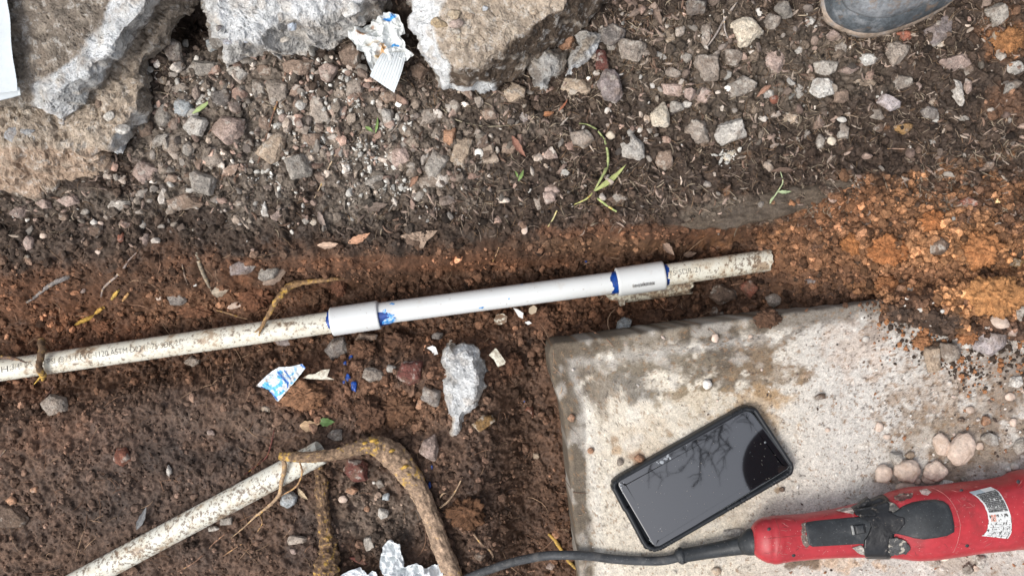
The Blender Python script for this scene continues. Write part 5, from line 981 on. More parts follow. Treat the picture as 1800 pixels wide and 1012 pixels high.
leaf('green_leaf', (560,739), (588,741), 15, (.085,.15,.045), 'small dark green leaf above the sawn pipe end', 'leaf'); 
G_L = 'dry leaves and bark flakes'
for a in (((527,748),(562,744),19,(.42,.29,.18),'tan dry leaf left of the small green leaf','leaf'),((612,427),(650,409),14,(.48,.27,.17),'orange-pink dry leaf on the bank above the left coupling','leaf'),((558,431),(598,428),12,(.48,.34,.25),'pale pink dry leaf left of the orange-pink one','leaf'),
          ((524,858),(541,878),9,(.42,.33,.22),'tan wood flake below the lower pipe','bark flake'),((900,239),(925,276),12,(.24,.12,.085),'red-brown bark flake on the upper bank','bark flake'),((952,202),(974,197),9,(.34,.16,.08),'bright orange leaf fragment under the concrete lumps','leaf'),((1061,125),(1071,113),6,(.42,.16,.07),'tiny bright orange petal right of the grey-brown lump','petal'),
          ((982,195),(998,174),4,(.30,.12,.07),'curved orange-red leaf strip right of the orange fragment','leaf'),((1165,425),(1186,448),13,(.24,.17,.13),'brown dry leaf above the right coupling','leaf'),((560,372),(574,402),10,(.24,.19,.16),'grey bark flake right of the pinkish stone on the bank','bark flake'),((640,365),(682,358),16,(.17,.13,.105),'grey-brown bark flake above the dry leaves','bark flake'),
          ((1200,448),(1225,444),10,(.3,.22,.17),'pale brown leaf lying against the muddy pipe end','leaf'),((240,930),(256,890),11,(.17,.17,.17),'flat grey strip sticking out above the lower pipe','bark flake'),((372,515),(402,508),18,(.36,.30,.23),'tan curled leaf at the foot of the flat wood splinter','leaf'),((735,160+150),(720,330),10,(.26,.15,.1),'red-brown bark flake left of the grey elongated stones','bark flake'),
          ((462,500),(505,470),20,(.24,.18,.14),'grey-brown bark piece tucked behind the muddy root','bark flake'),((1150,15),(1165,45),12,(.18,.13,.1),'dark bark flake at the top right of the big block','bark flake'),((1105,30),(1130,12),10,(.2,.15,.12),'brown bark flake above the dark grey stone','bark flake'),((1355,150),(1330,172),9,(.28,.16,.11),'reddish bark flake among the stones below the cream stone','bark flake'),((1395,300),(1352,302),9,(.12,.08,.06),'dark bark strip above the smooth ledge','bark flake')):
    leaf('leaf' if a[5] != 'bark flake' else 'bark_flake', a[0], a[1], a[2], a[3], a[4], a[5], group=G_L, m=M_FIB, lift=.003, curl=.5)
dl = sheet_col([(700,415),(716,410),(735,407),(750,405),(769,405),(762,414),(750,424),(744,436),(738,437),(734,423),(716,421)], .006, M_FIB, 'curled_leaf', 'curled three-pointed dry brown leaf on the bank above the new pipe', 'leaf', rgb=(.32,.235,.175), nr=12, step=1.5, bend=.006, crump=.002, group=G_L)

# ------------------------------------------------------------------ phone
ph = thing('smartphone', P(1235, 841, SLAB_Z), 'black smartphone in a thick rubber case lying on the slab, screen up', 'phone')
CASE = np.array([(1075,856),(1077,846),(1086,838),(1302,716),(1312,713),(1328,716),(1333,721),(1395,815),(1396,824),(1393,833),(1385,839),(1164,966),(1154,969),(1143,968),(1134,963),(1128,956)], float)
def grip(so):
    so = so.copy(); c = so.mean(0)
    t = np.array([0.873, -0.488]); u = (so-c)@t; ribs = ((u > -150) & (u < -95)) | ((u > 95) & (u < 140)) | ((u > 10) & (u < 60) & ((so-c)@np.array([.488, .873]) > 40))
    out = (so-c)/np.linalg.norm(so-c, axis=1)[:, None]; so += out*(ribs*np.where(np.sin(u*1.15) > 0, 1.0, -0.6))[:, None]; return so
cs = grip(resample(CASE, 1.6)); cc = CASE.mean(0)
def inset(poly, d):
    n = len(poly); q = poly-poly.mean(0); 
    a = np.roll(poly, 1, 0); b = np.roll(poly, -1, 0); t = b-a; t /= np.linalg.norm(t, axis=1)[:, None]; nr = np.stack([-t[:, 1], t[:, 0]], 1); s = np.sign((nr*(poly.mean(0)-poly)).sum(1)); return poly+nr*s[:, None]*d
prof = [(0, 0.0008), (-0.0, 0.0), (0, 0.003), (-0.5, 0.006), (0.3, 0.0095), (2.2, 0.0118), (4.5, 0.0124), (7.0, 0.0118), (8.2, 0.0104), (8.6, 0.008)]
def stack(poly, prof, z0, zref, close=True):
    V = []
    for d, z in prof:
        q = inset(poly, d); p = P(q[:, 0], q[:, 1], zref); p[:, 2] = z0+z; V.append(p)
    n = len(poly); F = grid_faces(len(prof), n, wrapv=True).tolist()
    if close: F.append([(len(prof)-1)*n+j for j in range(n)][::-1])
    return np.concatenate(V), F
V, F = stack(cs, prof[1:], SLAB_Z+.001, SLAB_Z+.011); part('case', V, F, M_CASE, ph)
SCR = [(1088,853),(1088,847),(1092,843),(1304,725),(1312,722),(1320,724),(1325,729),(1386,812),(1387,819),(1384,824),(1168,958),(1160,961),(1152,960),(1147,955),(1092,861)]
sp_ = resample(SCR, 3); V, F = stack(sp_, [(-.8, .0), (-.6, .0014), (0, .0019), (.8, .0021), (1.5, .00215), (12, .00215)], SLAB_Z+.0085, SLAB_Z+.011)
scr = part('screen', V, F, M_GLASS, ph, smooth=False)
M_BEZ = mat('screen_rim', 'rgb', (.12, .125, .13), rough=.35, spec=.6, mottle=(), bump=())
def ringline(poly, r, z, m, name, parent, k=None):
    C = P(poly[:, 0], poly[:, 1], z); V, F = tube(np.concatenate([C, C[:1]]), r, 6, cap=False); return part(name, V, F, m, parent)
ringline(resample(SCR, 3), .00022, SLAB_Z+.0101, M_BEZ, 'screen_rim', ph)
q = P(1345, 777, SLAB_Z+.0108); V, F = ICO[3]; part('camera_lens', V*np.array([.0011, .0011, .0002])+q, F, M_BEZ, scr)
M_CHIP = mat('chipped_glass', 'rgb', (.27, .29, .31), rough=.5, spec=.5, mottle=((900, .3),), bump=((800, .4),))
def chips(lst):
    Vs = []
    for x, y, w_, h_, s in lst:
        c = P(x, y, SLAB_Z+.0108); n = 9; A = np.linspace(0, 2*math.pi, n, endpoint=False); R = .7+.5*perlin(np.cos(A)*2+s, np.sin(A)*2); V = [c+[0, 0, .0002]]+[c+np.array([math.cos(a)*w_*K/2*r, math.sin(a)*h_*K/2*r, 0]) for a, r in zip(A, R)]
        Vs.append((V, [[0, 1+i, 1+(i+1) % n] for i in range(n)]))
    return merge(Vs)
V, F = chips([(1163,812,11,9,1),(1170,806,10,5,2),(1174,801,7,10,3),(1178,805,5,6,4),(1157,814,4,3,5),(1155,812,4,3,6)]); part('glass_chip', V, F, M_CHIP, ph)
V, F = chips([(1091,851,3,4,1),(1092,856,3,4,2),(1093,861,2,5,3),(1095,866,3,3,4),(1096,848,3,2,5),(1142,948,3,3,7),(1144,951,3,3,8),(1148,955,2,2,9)]); part('glass_chip', V, F, M_CHIP, ph)

V, F = ICO[1]; rs = np.random.default_rng(5); dv = []
while len(dv) < 70:
    x_, y_ = rs.uniform(1090, 1385), rs.uniform(722, 958)
    if inpoly(np.array(x_), np.array(y_), np.array(SCR, float)): dv.append((V*rs.uniform(.00012, .0004)+P(x_, y_, SLAB_Z+.0109), F))
V, F = merge(dv); tag(part('dust_specks', V, F, mat('dust', 'rgb', (.3, .26, .22), bump=()), ph, smooth=False), kind='stuff')

# ------------------------------------------------------------------ smooth buried strip behind the pipe end
C = catmull(np.array([(1185,392,.15),(1225,387,.7),(1290,374,1.25),(1370,356,1.2),(1440,340,.9),(1500,322,.6)]), 120); q = at(C[:, 0], C[:, 1]); zz_ = np.convolve(np.pad(q[:, 2], 12, 'edge'), np.ones(25)/25, 'valid'); C3 = P(C[:, 0], C[:, 1], zz_); V, F = tube(C3, C[:, 2]*20*K, 64, .22, 60, 3.0, .34)
V[:, 2] -= .0018; V[:, 2] += .0030*fbm(V[:, 0], V[:, 1]*2, f=60, o=5, gain=.6); cl = np.array((.085, .064, .046))*np.exp(.25*fbm(V[:, 0]*.5, V[:, 1]*2, f=60, o=4))[:, None]
tag(part('edging_strip', V, F, M_SOIL, col=cl), 'smooth mud-coated grey-brown strip half buried behind the pipe end beside the orange heap', 'edging')

# ------------------------------------------------------------------ red saw
ZC = SLAB_Z+0.032
TOP = [(1323,927),(1326,921),(1332,915),(1341,910.5),(1361,907),(1415,904),(1469,895),(1502,887),(1536,880),(1569,865),(1603,857),(1647,855),(1704,848),(1754,843),(1774,838),(1784,831),(1800,827),(1850,822),(1980,822),(2020,830),(2060,845),(2075,860)]
BOT = [(1323,969),(1326,975),(1334,981),(1348,988),(1361,989.5),(1388,984),(1435,980),(1469,978),(1519,977),(1563,978),(1603,982.7),(1637,981),(1670,976),(1724,967.6),(1786,962),(1850,958),(1980,955),(2020,948),(2060,930),(2075,915)]
HZ = [(1323,.010),(1328,.014),(1341,.018),(1361,.020),(1415,.0195),(1500,.020),(1560,.024),(1610,.030),(1700,.032),(1780,.033),(1850,.034),(1980,.034),(2040,.026),(2075,.012)]
NS = 150; u = np.linspace(0, 1, NS); sx = 1323+(2075-1323)*(u**1.25)
yt = np.interp(sx, *zip(*TOP)); yb = np.interp(sx, *zip(*BOT)); hz = np.interp(sx, *zip(*HZ))
def smooth1(a, k=2):
    for _ in range(k): a[1:-1] = (a[:-2]+2*a[1:-1]+a[2:])/4
    return a
yt, yb, hz = smooth1(yt, 3), smooth1(yb, 3), smooth1(hz, 4)
pT, pB = P(sx, yt, ZC), P(sx, yb, ZC); SX = pT[:, 0]; SYC = (pT[:, 1]+pB[:, 1])/2; SA = np.abs(pT[:, 1]-pB[:, 1])/2; EX = 2.5
SZC = np.full(NS, ZC)
def saw_z(x, y, off=0.0):
    yc = np.interp(x, SX, SYC); a = np.interp(x, SX, SA); h = np.interp(x, SX, hz); q = np.clip(np.abs((y-yc)/a), 0, .985); return ZC+h*(1-q**EX)**(1/EX)+off
def on_saw(px, py, off=0.0):
    z = np.full(np.shape(px), ZC+.02)
    for _ in range(6): p = P(px, py, z); z = saw_z(p[..., 0], p[..., 1], off)
    return P(px, py, z)
saw = thing('power_saw', (SX[20], SYC[20], SLAB_Z), 'red corded reciprocating saw with black grip pads and electrical tape on the slab', 'power tool')
def saw_loft(i0, i1, off, seg=72, grooves=False):
    th = np.linspace(0, 2*math.pi, seg, endpoint=False); c, s = np.cos(th), np.sin(th); e = 2/EX
    cy = np.sign(c)*np.abs(c)**e; cz = np.sign(s)*np.abs(s)**e; V = []
    for i in range(i0, i1):
        g = -0.0007*math.exp(-((sx[i]-1352)/3.0)**2)-0.0004*math.exp(-((sx[i]-1372)/2.0)**2)-0.0006*math.exp(-((sx[i]-1776)/4.0)**2) if grooves else 0
        V.append(np.stack([np.full(seg, SX[i]), SYC[i]+cy*(SA[i]+off+g), ZC+cz*(hz[i]+off+g)], 1))
    F = grid_faces(i1-i0, seg, wrapv=True).tolist(); n = i1-i0; F.append(list(range(seg))); F.append([(n-1)*seg+j for j in range(seg)][::-1]); return np.concatenate(V), F
V, F = saw_loft(0, NS, 0, grooves=True)
body = part('body', V, F, M_RED, saw)
if sum(1 for p in body.data.polygons if p.normal.dot(Vector(p.center)-Vector((0, 0, 0.03))) < 0) > len(body.data.polygons)*.6: body.data.flip_normals()
def saw_patch(poly, th, m, name, parent=saw, step=2.0, nr=16, rnd=2.5, centre=None, colf=None, rgb=None, rough_edge=0, wr=0.0, off=0.0):
    so = resample(poly, step)
    if rough_edge: so = so+rough_edge*np.stack([perlin(so[:, 0]*.2, so[:, 1]*.2), perlin(so[:, 0]*.2+9, so[:, 1]*.2)], 1)
    c = so.mean(0) if centre is None else np.array(centre); dmin = np.linalg.norm(so-c, axis=1).mean(); ts_ = [1, 1, 1-.3*rnd/dmin, 1-rnd/dmin]+list(np.linspace(1-rnd/dmin, 0, nr+1)[1:-1]); hs_ = [-.002, th*.3, th*.85, th]+[th]*(nr-1)
    R = rings(so, ts_, c); H = np.array(hs_)[:, None]*np.ones((1, len(so))); q = on_saw(R[..., 0], R[..., 1]); q[..., 2] += H+off
    if wr: q[..., 2] += wr*fbm(q[..., 0], q[..., 1], f=130, o=3)*np.where(H > 0, 1, 0)
    F = ringmesh_faces(len(ts_), len(so)); col = None
    if rgb is not None: col = np.ones(R.shape[:2]+(3,))*np.array(rgb); col = (colf(R[..., 0], R[..., 1], col) if colf else col).reshape(-1, 3)
    return part(name, q.reshape(-1, 3), F, m, parent, col=col)
saw_patch([(1415,921),(1418,917),(1432,914.5),(1480,910),(1520,906.5),(1545,905),(1556,910),(1560,930),(1556,950),(1545,953),(1500,956),(1440,959.5),(1428,960),(1421,956)], .0012, M_BLACK, 'grip_panel', step=2.5)
pad = saw_patch([(1553,905),(1575,896),(1588,888),(1603,882),(1623,878.5),(1643,877),(1658,880),(1667,887),(1673,902),(1677,922),(1677,934),(1664,941),(1645,944.5),(1623,947),(1606,945),(1593,941),(1575,937),(1556,938)], .0028, M_BLACK, 'trigger_pad', step=2.5, rnd=5)
# slide switch in its slot
saw_patch([(1493,922),(1520,919),(1523,936),(1497,940)], .0016, M_TAPE, 'switch_slot', step=2)
M_STEEL = mat('worn_steel', 'rgb', (.55, .54, .5), rough=.35, spec=.5, metallic=.9, mottle=((300, .2),), bump=((400, .2),))
saw_patch([(1494,922),(1498,921.6),(1502,938.6),(1498,939.3)], .0021, M_STEEL, 'switch_edge', step=1.5, rnd=.8)
saw_patch([(1501,921.5),(1515,920),(1518,934),(1504,936.5)], .0038, M_BLACK, 'slide_switch', step=1.5, rnd=1.5)
# tape
TAPE = [(1531,879),(1545,873),(1556,877),(1562,884),(1560,897),(1576,905),(1588,908),(1590,918),(1578,932),(1563,938),(1560,950),(1557,972),(1556,979),(1540,979.5),(1520,978),(1517,962),(1518,948),(1524,940),(1530,925),(1524,905),(1512,904),(1503,903),(1497,893),(1512,882)]
tp = saw_patch(TAPE, .0034, M_TAPE, 'tape_wrap', step=2, centre=(1545, 925), rough_edge=.6, wr=.00035, rnd=1.5)
i0 = int(np.searchsorted(sx, 1519)); i1 = int(np.searchsorted(sx, 1556)); V, F = saw_loft(i0, i1, .0012); part('tape_band', V, F, M_TAPE, saw)
saw_patch([(1497,891),(1510,884),(1524,872),(1532,881),(1539,890),(1538,903),(1520,905),(1503,904)], .0046, M_TAPE, 'tape_flap', step=1.6, rnd=1, wr=.0008)
M_RES = mat('tape_residue', 'attr', rough=.45, spec=.45, mottle=((200, .5), (600, .4)), bump=((200, .6), (600, .3)), dirt=[((.4, .36, .3), 160, .55, .62, .85)])
saw_patch([(1561,944),(1575,943),(1592,950),(1600,962),(1592,972),(1580,974),(1563,976),(1560,962)], .0022, M_RES, 'tape_residue', rgb=(.05,.05,.05), rough_edge=2, wr=.0006, rnd=1)
saw_patch([(1498,962),(1512,957),(1519,962),(1519,975),(1510,973)], .0018, M_RES, 'tape_residue', rgb=(.30,.27,.24), rough_edge=1.5, wr=.0004, rnd=1)
saw_patch([(1470,896),(1490,892),(1502,893),(1500,903),(1486,900)], .0016, M_RES, 'tape_residue', rgb=(.34,.28,.25), rough_edge=1.5, wr=.0004, rnd=1)
saw_patch([(1560,880),(1572,884),(1580,892),(1570,899),(1560,896)], .0022, M_RES, 'tape_residue', rgb=(.12,.11,.10), rough_edge=1.5, wr=.0005, rnd=1)
saw_patch([(1409,918),(1416,915),(1417,940),(1424,958),(1417,963),(1409,950)], .0004, M_RES, 'grime_patch', rgb=(.13,.09,.075), rough_edge=2.5, rnd=1)
saw_patch([(1573,872),(1590,866),(1606,868),(1600,876),(1585,880),(1575,879)], .0004, M_RES, 'grime_patch', rgb=(.09,.04,.035), rough_edge=2.5, rnd=1)
saw_patch([(1618,861),(1630,859),(1637,864),(1630,870),(1620,868)], .0005, M_RES, 'worn_spot', rgb=(.50,.38,.35), rough_edge=1, rnd=1)
# decal
Lc = np.array([(1703,864),(1716,873),(1727,884),(1734,897),(1737,912),(1736,924),(1732,935),(1725,941)], float); Rc = np.array([(1741,855),(1755,863),(1765,878),(1772,893),(1777,909),(1778,925),(1777,936),(1771,946)], float)
nu, nv = 110, 60; Lp, Rp = catmull(Lc, nu), catmull(Rc, nu); vv = np.linspace(0, 1, nv)[None, :, None]; Q = Lp[:, None]*(1-vv)+Rp[:, None]*vv
Q[:, 0, 0] += 1.5*perlin(np.linspace(0, 14, nu), 3.3); q = on_saw(Q[..., 0], Q[..., 1]); q[..., 2] += .0005
U_ = np.linspace(0, 1, nu)[:, None]*np.ones((1, nv)); V_ = np.linspace(0, 1, nv)[None]*np.ones((nu, 1))
col = np.ones((nu, nv, 3))*np.array((.62,.63,.62)); n2 = fbm(U_*9, V_*9, f=1.6, o=4); n3 = fbm(U_*30, V_*30+5, f=1.3, o=2)
blk = (U_ > .10) & (U_ < .46) & (V_ > .08) & (V_ < .95); row = np.mod(U_*34, 1) < .42; txt = row & (n3 > -.15)
col[blk] = (.05,.05,.05); col[blk & txt] = (.30,.30,.29)
org = (U_ > .5) & (U_ < .62) & (V_ > .12) & (V_ < .34) & (n3 > -.1); col[org] = (.5,.13,.05)
t2 = (U_ > .62) & (U_ < .95) & (V_ > .15) & (V_ < .95) & (np.mod(U_*30, 1) < .45) & (n3 > .0); col[t2] = (.12,.12,.12)
wear = (n2 > .28) & (U_ > .5); col[wear] = (.06,.055,.05); w2 = (n2 < -.55) & (U_ < .5); col[w2] = (.6,.6,.58)
w3 = (U_ < .1) & (V_ < .5); col[w3] = (.36,.42,.46)
F = grid_faces(nu, nv); part('warning_decal', q.reshape(-1, 3), F[:, ::-1], M_DECAL, saw, col=col.reshape(-1, 3), smooth=True)
# seam scratches
for pts in ([(1637,856),(1660,868),(1675,885),(1684,905),(1688,925),(1684,950),(1676,970)], [(1361,909),(1368,925),(1371,950),(1366,975)], [(1690,923),(1680,926),(1676,927)], [(1415,940),(1390,942),(1350,946)]):
    C = catmull(pts, 60); q = on_saw(C[:, 0], C[:, 1]); V, F = tube(q, .00025, 5); part('mould_seam', V, F, mat('mould_seam', 'rgb', (.28,.05,.05), rough=.6, bump=()) if pts[0][0] != 1637 else mat('seam_scuff', 'rgb', (.42,.16,.15), rough=.6, bump=()), saw)
M_SCUFF = mat('scuffed_shell', 'rgb', (.16, .035, .035), rough=.7, mottle=((300, .4),), bump=((400, .3),))
M_SCUFL = mat('pale_scratches', 'rgb', (.40, .14, .13), rough=.65, mottle=((300, .3),), bump=())
rs = np.random.default_rng(77); sv = {0: [], 1: []}
for i_ in range(80):
    x_ = rs.uniform(1345, 1800); y0_, y1_ = np.interp(x_, *zip(*TOP)), np.interp(x_, *zip(*BOT)); y_ = rs.choice([rs.uniform(y0_+6, y0_+30), rs.uniform(y1_-26, y1_-6), rs.uniform(y0_+6, y1_-6)]); an = rs.normal(-.15, .5); L = rs.uniform(3, 16)
    tt = np.linspace(-.5, .5, 7); q = on_saw(x_+L*tt*math.cos(an), y_+L*tt*math.sin(an)+.8*np.sin(tt*6)); sv[int(rs.random() < .45)].append(tube(q, np.array([.00006, .00016, .00022, .00025, .0002, .00014, .00005]), 4))
for k_, m_ in ((0, M_SCUFF), (1, M_SCUFL)): V, F = merge(sv[k_]); part('scratches', V, F, m_, saw)
for px_, py_ in ((1352, 930), (1395, 975), (1700, 958), (1790, 846), (1690, 862)):
    q = on_saw(np.array(px_), np.array(py_)); V, F = ICO[3]; part('screw_hole', V*np.array([.0019, .0019, .0006])+q, F, M_BLACK, saw)
# cord and strain relief
def ptube(name, pts, r, z, m, parent, n=120, seg=20, bumps=0.0):
    pts = np.array(pts, float); C = np.concatenate([P(pts[:, 0], pts[:, 1], np.array(z)), (np.array(r)*K*.95)[:, None]], 1); C = catmull(C, n); V, F = tube(C[:, :3], C[:, 3], seg, bumps, 90); return part(name, V, F, m, parent)
ptube('strain_relief', [(1193,977),(1196,976.5),(1198,976),(1202,975.5),(1240,969),(1280,962),(1312,956),(1317,954.5),(1324,952),(1334,950)], [13,15,15,12.5,12.8,14.5,17.5,21,24,22], [.040,.040,.040,.040,.041,.045,.050,.054,.056,.058], M_BLACK, saw, n=140, seg=36)
M_CORD = mat('black_cord', 'rgb', (.045,.048,.052), rough=.55, spec=.35, mottle=((60, .2), (300, .25)), bump=((250, .4), (900, .3)), dirt=[((.16,.15,.14), 70, .52, .7, .5)], speck=((.3,.29,.28), 500, .68, .72, .6), dist=.0006)
ptube('cord', [(1205,975),(1170,984),(1130,985),(1080,982),(1040,977),(1000,975),(960,976),(925,982),(895,989),(865,999),(835,1010),(790,1030),(740,1060),(690,1110)], [8]*14, [.040,.037,.0365,.0365,.0365,.036,.028,.012,-.004,-.020,-.032,-.042,-.045,-.045], M_CORD, saw, n=220)
# front of the saw beyond the frame: collar, shoe and blade
xe = SX[-1]; ye = SYC[-1]
V, F = tube([(xe-.01, ye, ZC), (xe+.01, ye, ZC), (xe+.03, ye, ZC)], np.array([.024, .022, .016]), 24); part('nose_collar', V, F, M_BLACK, saw)
V, F = merge([([(xe+.028, ye-.02, ZC-.026), (xe+.036, ye-.02, ZC-.026), (xe+.036, ye+.02, ZC-.026), (xe+.028, ye+.02, ZC-.026), (xe+.028, ye-.02, ZC+.02), (xe+.036, ye-.02, ZC+.02), (xe+.036, ye+.02, ZC+.02), (xe+.028, ye+.02, ZC+.02)], [[0,3,2,1],[4,5,6,7],[0,1,5,4],[1,2,6,5],[2,3,7,6],[3,0,4,7]])]); part('shoe', V, F, M_STEEL, saw, smooth=False)
bl = []; N_ = 60; X0 = xe+.02
for i in range(N_+1):
    x = X0+.15*i/N_; bl += [(x, ye-.0006, ZC-.009+(.0012 if i % 2 else 0)), (x, ye-.0006, ZC+.009-(.004*i/N_)), (x, ye+.0006, ZC+.009-(.004*i/N_)), (x, ye+.0006, ZC-.009+(.0012 if i % 2 else 0))]
F = grid_faces(N_+1, 4, wrapv=True).tolist()+[[0, 1, 2, 3], [N_*4+3, N_*4+2, N_*4+1, N_*4]]; part('blade', bl, F, M_STEEL, saw, smooth=False)

# ------------------------------------------------------------------ boot, toe at the top edge
bo = thing('rubber_boot', P(1560, -80, .0), 'muddy dark blue-grey rubber boot, its toe at the top edge', 'boot')
zb = float(np.percentile(at(np.linspace(1470, 1650, 20), np.full(20, 20.))[:, 2], 70))
OUT = np.array([(1452,-40),(1455,-15),(1457,0),(1463,18),(1478,35),(1503,47),(1528,53),(1562,52),(1603,40),(1645,22),(1683,0),(1712,-30),(1730,-80),(1742,-150),(1752,-240),(1765,-340),(1758,-430),(1720,-480),(1665,-485),(1615,-450),(1590,-380),(1560,-290),(1510,-200),(1465,-110)], float)
so = catmull(np.concatenate([OUT, OUT[:1]]), 241)[:-1]; foot_c = np.array([1600., -190.]); heel = np.array([1680., -390.])
def lvl(d, z, pull=0.0, target=heel, rad=None):
    q = inset(so, d)
    if pull: 
        ang = np.arctan2(so[:, 1]-foot_c[1], so[:, 0]-foot_c[0]); cir = target+np.stack([np.cos(ang), np.sin(ang)], 1)*(rad or 90); q = q*(1-pull)+cir*pull
    p = P(q[:, 0], q[:, 1], zb+.03); p[:, 2] = zb+z; return p
def band(levels, name, m, col, parent=bo, close=False, n=240):
    V = np.stack(levels); k = len(levels); F = grid_faces(k, n, wrapv=True).tolist()
    if close: F.append([(k-1)*n+j for j in range(n)][::-1])
    c = np.ones((k*n, 3))*np.array(col); nn = fbm(V.reshape(-1, 3)[:, 0], V.reshape(-1, 3)[:, 1], V.reshape(-1, 3)[:, 2], f=60, o=4); c = c*(1+.35*nn)[:, None]
    return part(name, V.reshape(-1, 3), F, m, parent, col=np.clip(c, .01, .8))
band([lvl(2, -.003), lvl(0, 0), lvl(0, .004), lvl(.5, .009), lvl(4, .011)], 'outsole', M_RUBBER, (.26,.205,.16))
band([lvl(4, .010), lvl(3.5, .016), lvl(5, .024), lvl(10, .029), lvl(16, .033), lvl(19, .034)], 'rubber_foxing', M_RUBBER, (.07,.08,.088))
band([lvl(18, .031), lvl(20, .030), lvl(22, .033), lvl(28, .040), lvl(40, .050), lvl(58, .058, .05), lvl(60, .066, .3), lvl(50, .085, .6), lvl(40, .11, .85), lvl(30, .14, 1.0, rad=85), lvl(0, .22, 1.0, rad=92), lvl(0, .30, 1.0, rad=105), lvl(0, .33, 1.0, rad=110), lvl(0, .33, 1.0, rad=103), lvl(0, .14, 1.0, rad=78)], 'upper', M_RUBBER, (.15,.16,.17), close=True)

# ------------------------------------------------------------------ bare tree outside the picture; its twigs show in the phone screen
M_TREE = mat('tree_bark', 'rgb', (.045,.038,.032), rough=.9, mottle=((20, .3),), bump=((60, .8),), dist=.004)
tr = thing('bare_tree', (1.6, 1.3, 0), 'bare leafless tree standing beside the trench, its drooping twigs overhead', 'tree')
trunk = [(1.6, 1.3, -.2), (1.58, 1.28, .8), (1.5, 1.1, 1.8), (1.35, .8, 2.7), (1.2, .3, 3.4), (1.1, -.15, 3.7)]
C = catmull(np.array(trunk), 60); V, F = tube(C, np.linspace(.09, .03, 60), 16, .15, 8); part('trunk', V, F, M_TREE, tr)
rg = np.random.default_rng(17); tw_ = []
def up_at(cx, cy, z):                      # a spot overhead that a level mirror at the phone shows the camera at that place
    p = P(1060+cx/3.614, 700+cy/3.614, SLAB_Z+.011); k = 1+(z-p[2])/(CAMH-p[2]); return np.array([p[0]*k, p[1]*k, z])
def twig(pts, r, z=3.1, kids=3):
    q = np.array([up_at(x, y, z+.05*math.sin(.02*x+i)) for i, (x, y) in enumerate(pts)]); n = len(pts)*7; C = catmull(q, n); C = C+np.stack([perlin(C[:, 0]*14, C[:, 1]*14, k) for k in (.3, 4.3, 8.3)], 1)*.018
    R_t = np.linspace(r, r*.45, n)*(1+.5*(rg.random(n) > .8)); V, F = tube(C, R_t, 6); tw_.append((V, F))
    for _ in range(kids*2):
        i = rg.integers(3, n-1); d_ = rg.normal(0, 1, 3)*[1, 1, .6]; d_ /= np.linalg.norm(d_); L = rg.uniform(.02, .07); V, F = tube([C[i], C[i]+d_*L*.5, C[i]+d_*L+[0, -.01, 0]], np.array([r*.6, r*.5, r*.25]), 5); tw_.append((V, F))
TW = [([(775,120),(755,180),(738,220),(733,310),(690,360),(682,430)],6),([(725,150),(715,195),(705,260),(670,310),(645,400)],4),([(745,220),(770,270),(830,330)],6),([(812,325),(770,400),(735,490)],3.5),
      ([(560,230),(595,280),(612,330),(620,380),(625,460),(600,530),(577,575)],6),([(625,460),(650,510)],3),([(612,355),(650,352),(690,362)],5),([(585,270),(550,370),(510,430),(465,465)],4),([(440,340),(420,410),(395,490)],3.5),
      ([(330,390),(295,440),(284,482)],5),([(305,440),(330,480),(362,506)],3.5),([(500,300),(512,340),(522,372)],5),([(590,275),(650,258),(700,205),(775,150)],6),([(850,60),(885,105),(925,150),(955,172)],6),([(640,240),(668,232)],6)]
for pts, r in TW: twig(pts, r*.00062, kids=2+len(pts)//2)
hub = np.array((1.0, .1, 3.6))
for x, y in ((775,120),(725,150),(560,230),(440,340),(330,390),(500,300),(850,60),(745,220),(585,270)):
    e_ = up_at(x, y, 3.1); V, F = tube(catmull(np.array([hub, hub*.5+e_*.5+rg.normal(0, .05, 3), e_]), 20), np.linspace(.022, .005, 20), 8); tw_.append((V, F))
V, F = tube(catmull(np.array([(1.2, .3, 3.4), (1.1, .2, 3.55), hub]), 8), np.linspace(.035, .024, 8), 10); tw_.append((V, F))
def branch(p, d, L, r, dep):
    n = 10; pts = [np.array(p, float)]; d = np.array(d, float)
    for i in range(n): d = d+rg.normal(0, .2, 3); d /= np.linalg.norm(d); pts.append(pts[-1]+d*L/n)
    pts = np.array(pts); V, F = tube(pts, np.linspace(r, r*.45, n+1), 6); tw_.append((V, F))
    if dep:
        for k in range(3): i = rg.integers(3, n); dd = pts[i]-pts[i-1]; dd /= np.linalg.norm(dd); branch(pts[i], dd+rg.normal(0, .6, 3), L*.55, r*.55, dep-1)
for p_, d_ in (((1.5,1.1,1.8),(1,.3,.6)),((1.35,.8,2.7),(.6,-.3,.7)),((1.35,.8,2.7),(-.3,.8,.7)),((1.2,.3,3.4),(.9,.2,.4)),((1.55,1.2,1.4),(.3,1,.7))): branch(p_, d_, 1.0, .028, 3)
V, F = merge(tw_); o = part('crown', V, F, M_TREE, tr)

# ------------------------------------------------------------------ the photographer, outside the frame; mirrored darkly in the phone screen
def skin(name, joints, edges, m, parent, sub=2, root_i=0):
    me = bpy.data.meshes.new(name); me.from_pydata([j[:3] for j in joints], edges, []); o = bpy.data.objects.new(name, me); S.collection.objects.link(o)
    sk = o.modifiers.new('skin', 'SKIN'); sk.use_smooth_shade = True
    for v, j in zip(me.skin_vertices[0].data, joints): v.radius = (j[3], j[4] if len(j) > 4 else j[3]); v.use_root = False
    me.skin_vertices[0].data[root_i].use_root = True
    s = o.modifiers.new('sub', 'SUBSURF'); s.levels = sub; s.render_levels = sub; me.materials.append(m)
    if parent: o.parent = parent
    return o
M_SKINP = mat('skin', 'rgb', (.36, .2, .14), rough=.55, mottle=((40, .1),), bump=((300, .1),))
M_JACKET = mat('dark_jacket', 'rgb', (.012, .010, .014), rough=.85, mottle=((60, .2),), bump=((120, .4),))
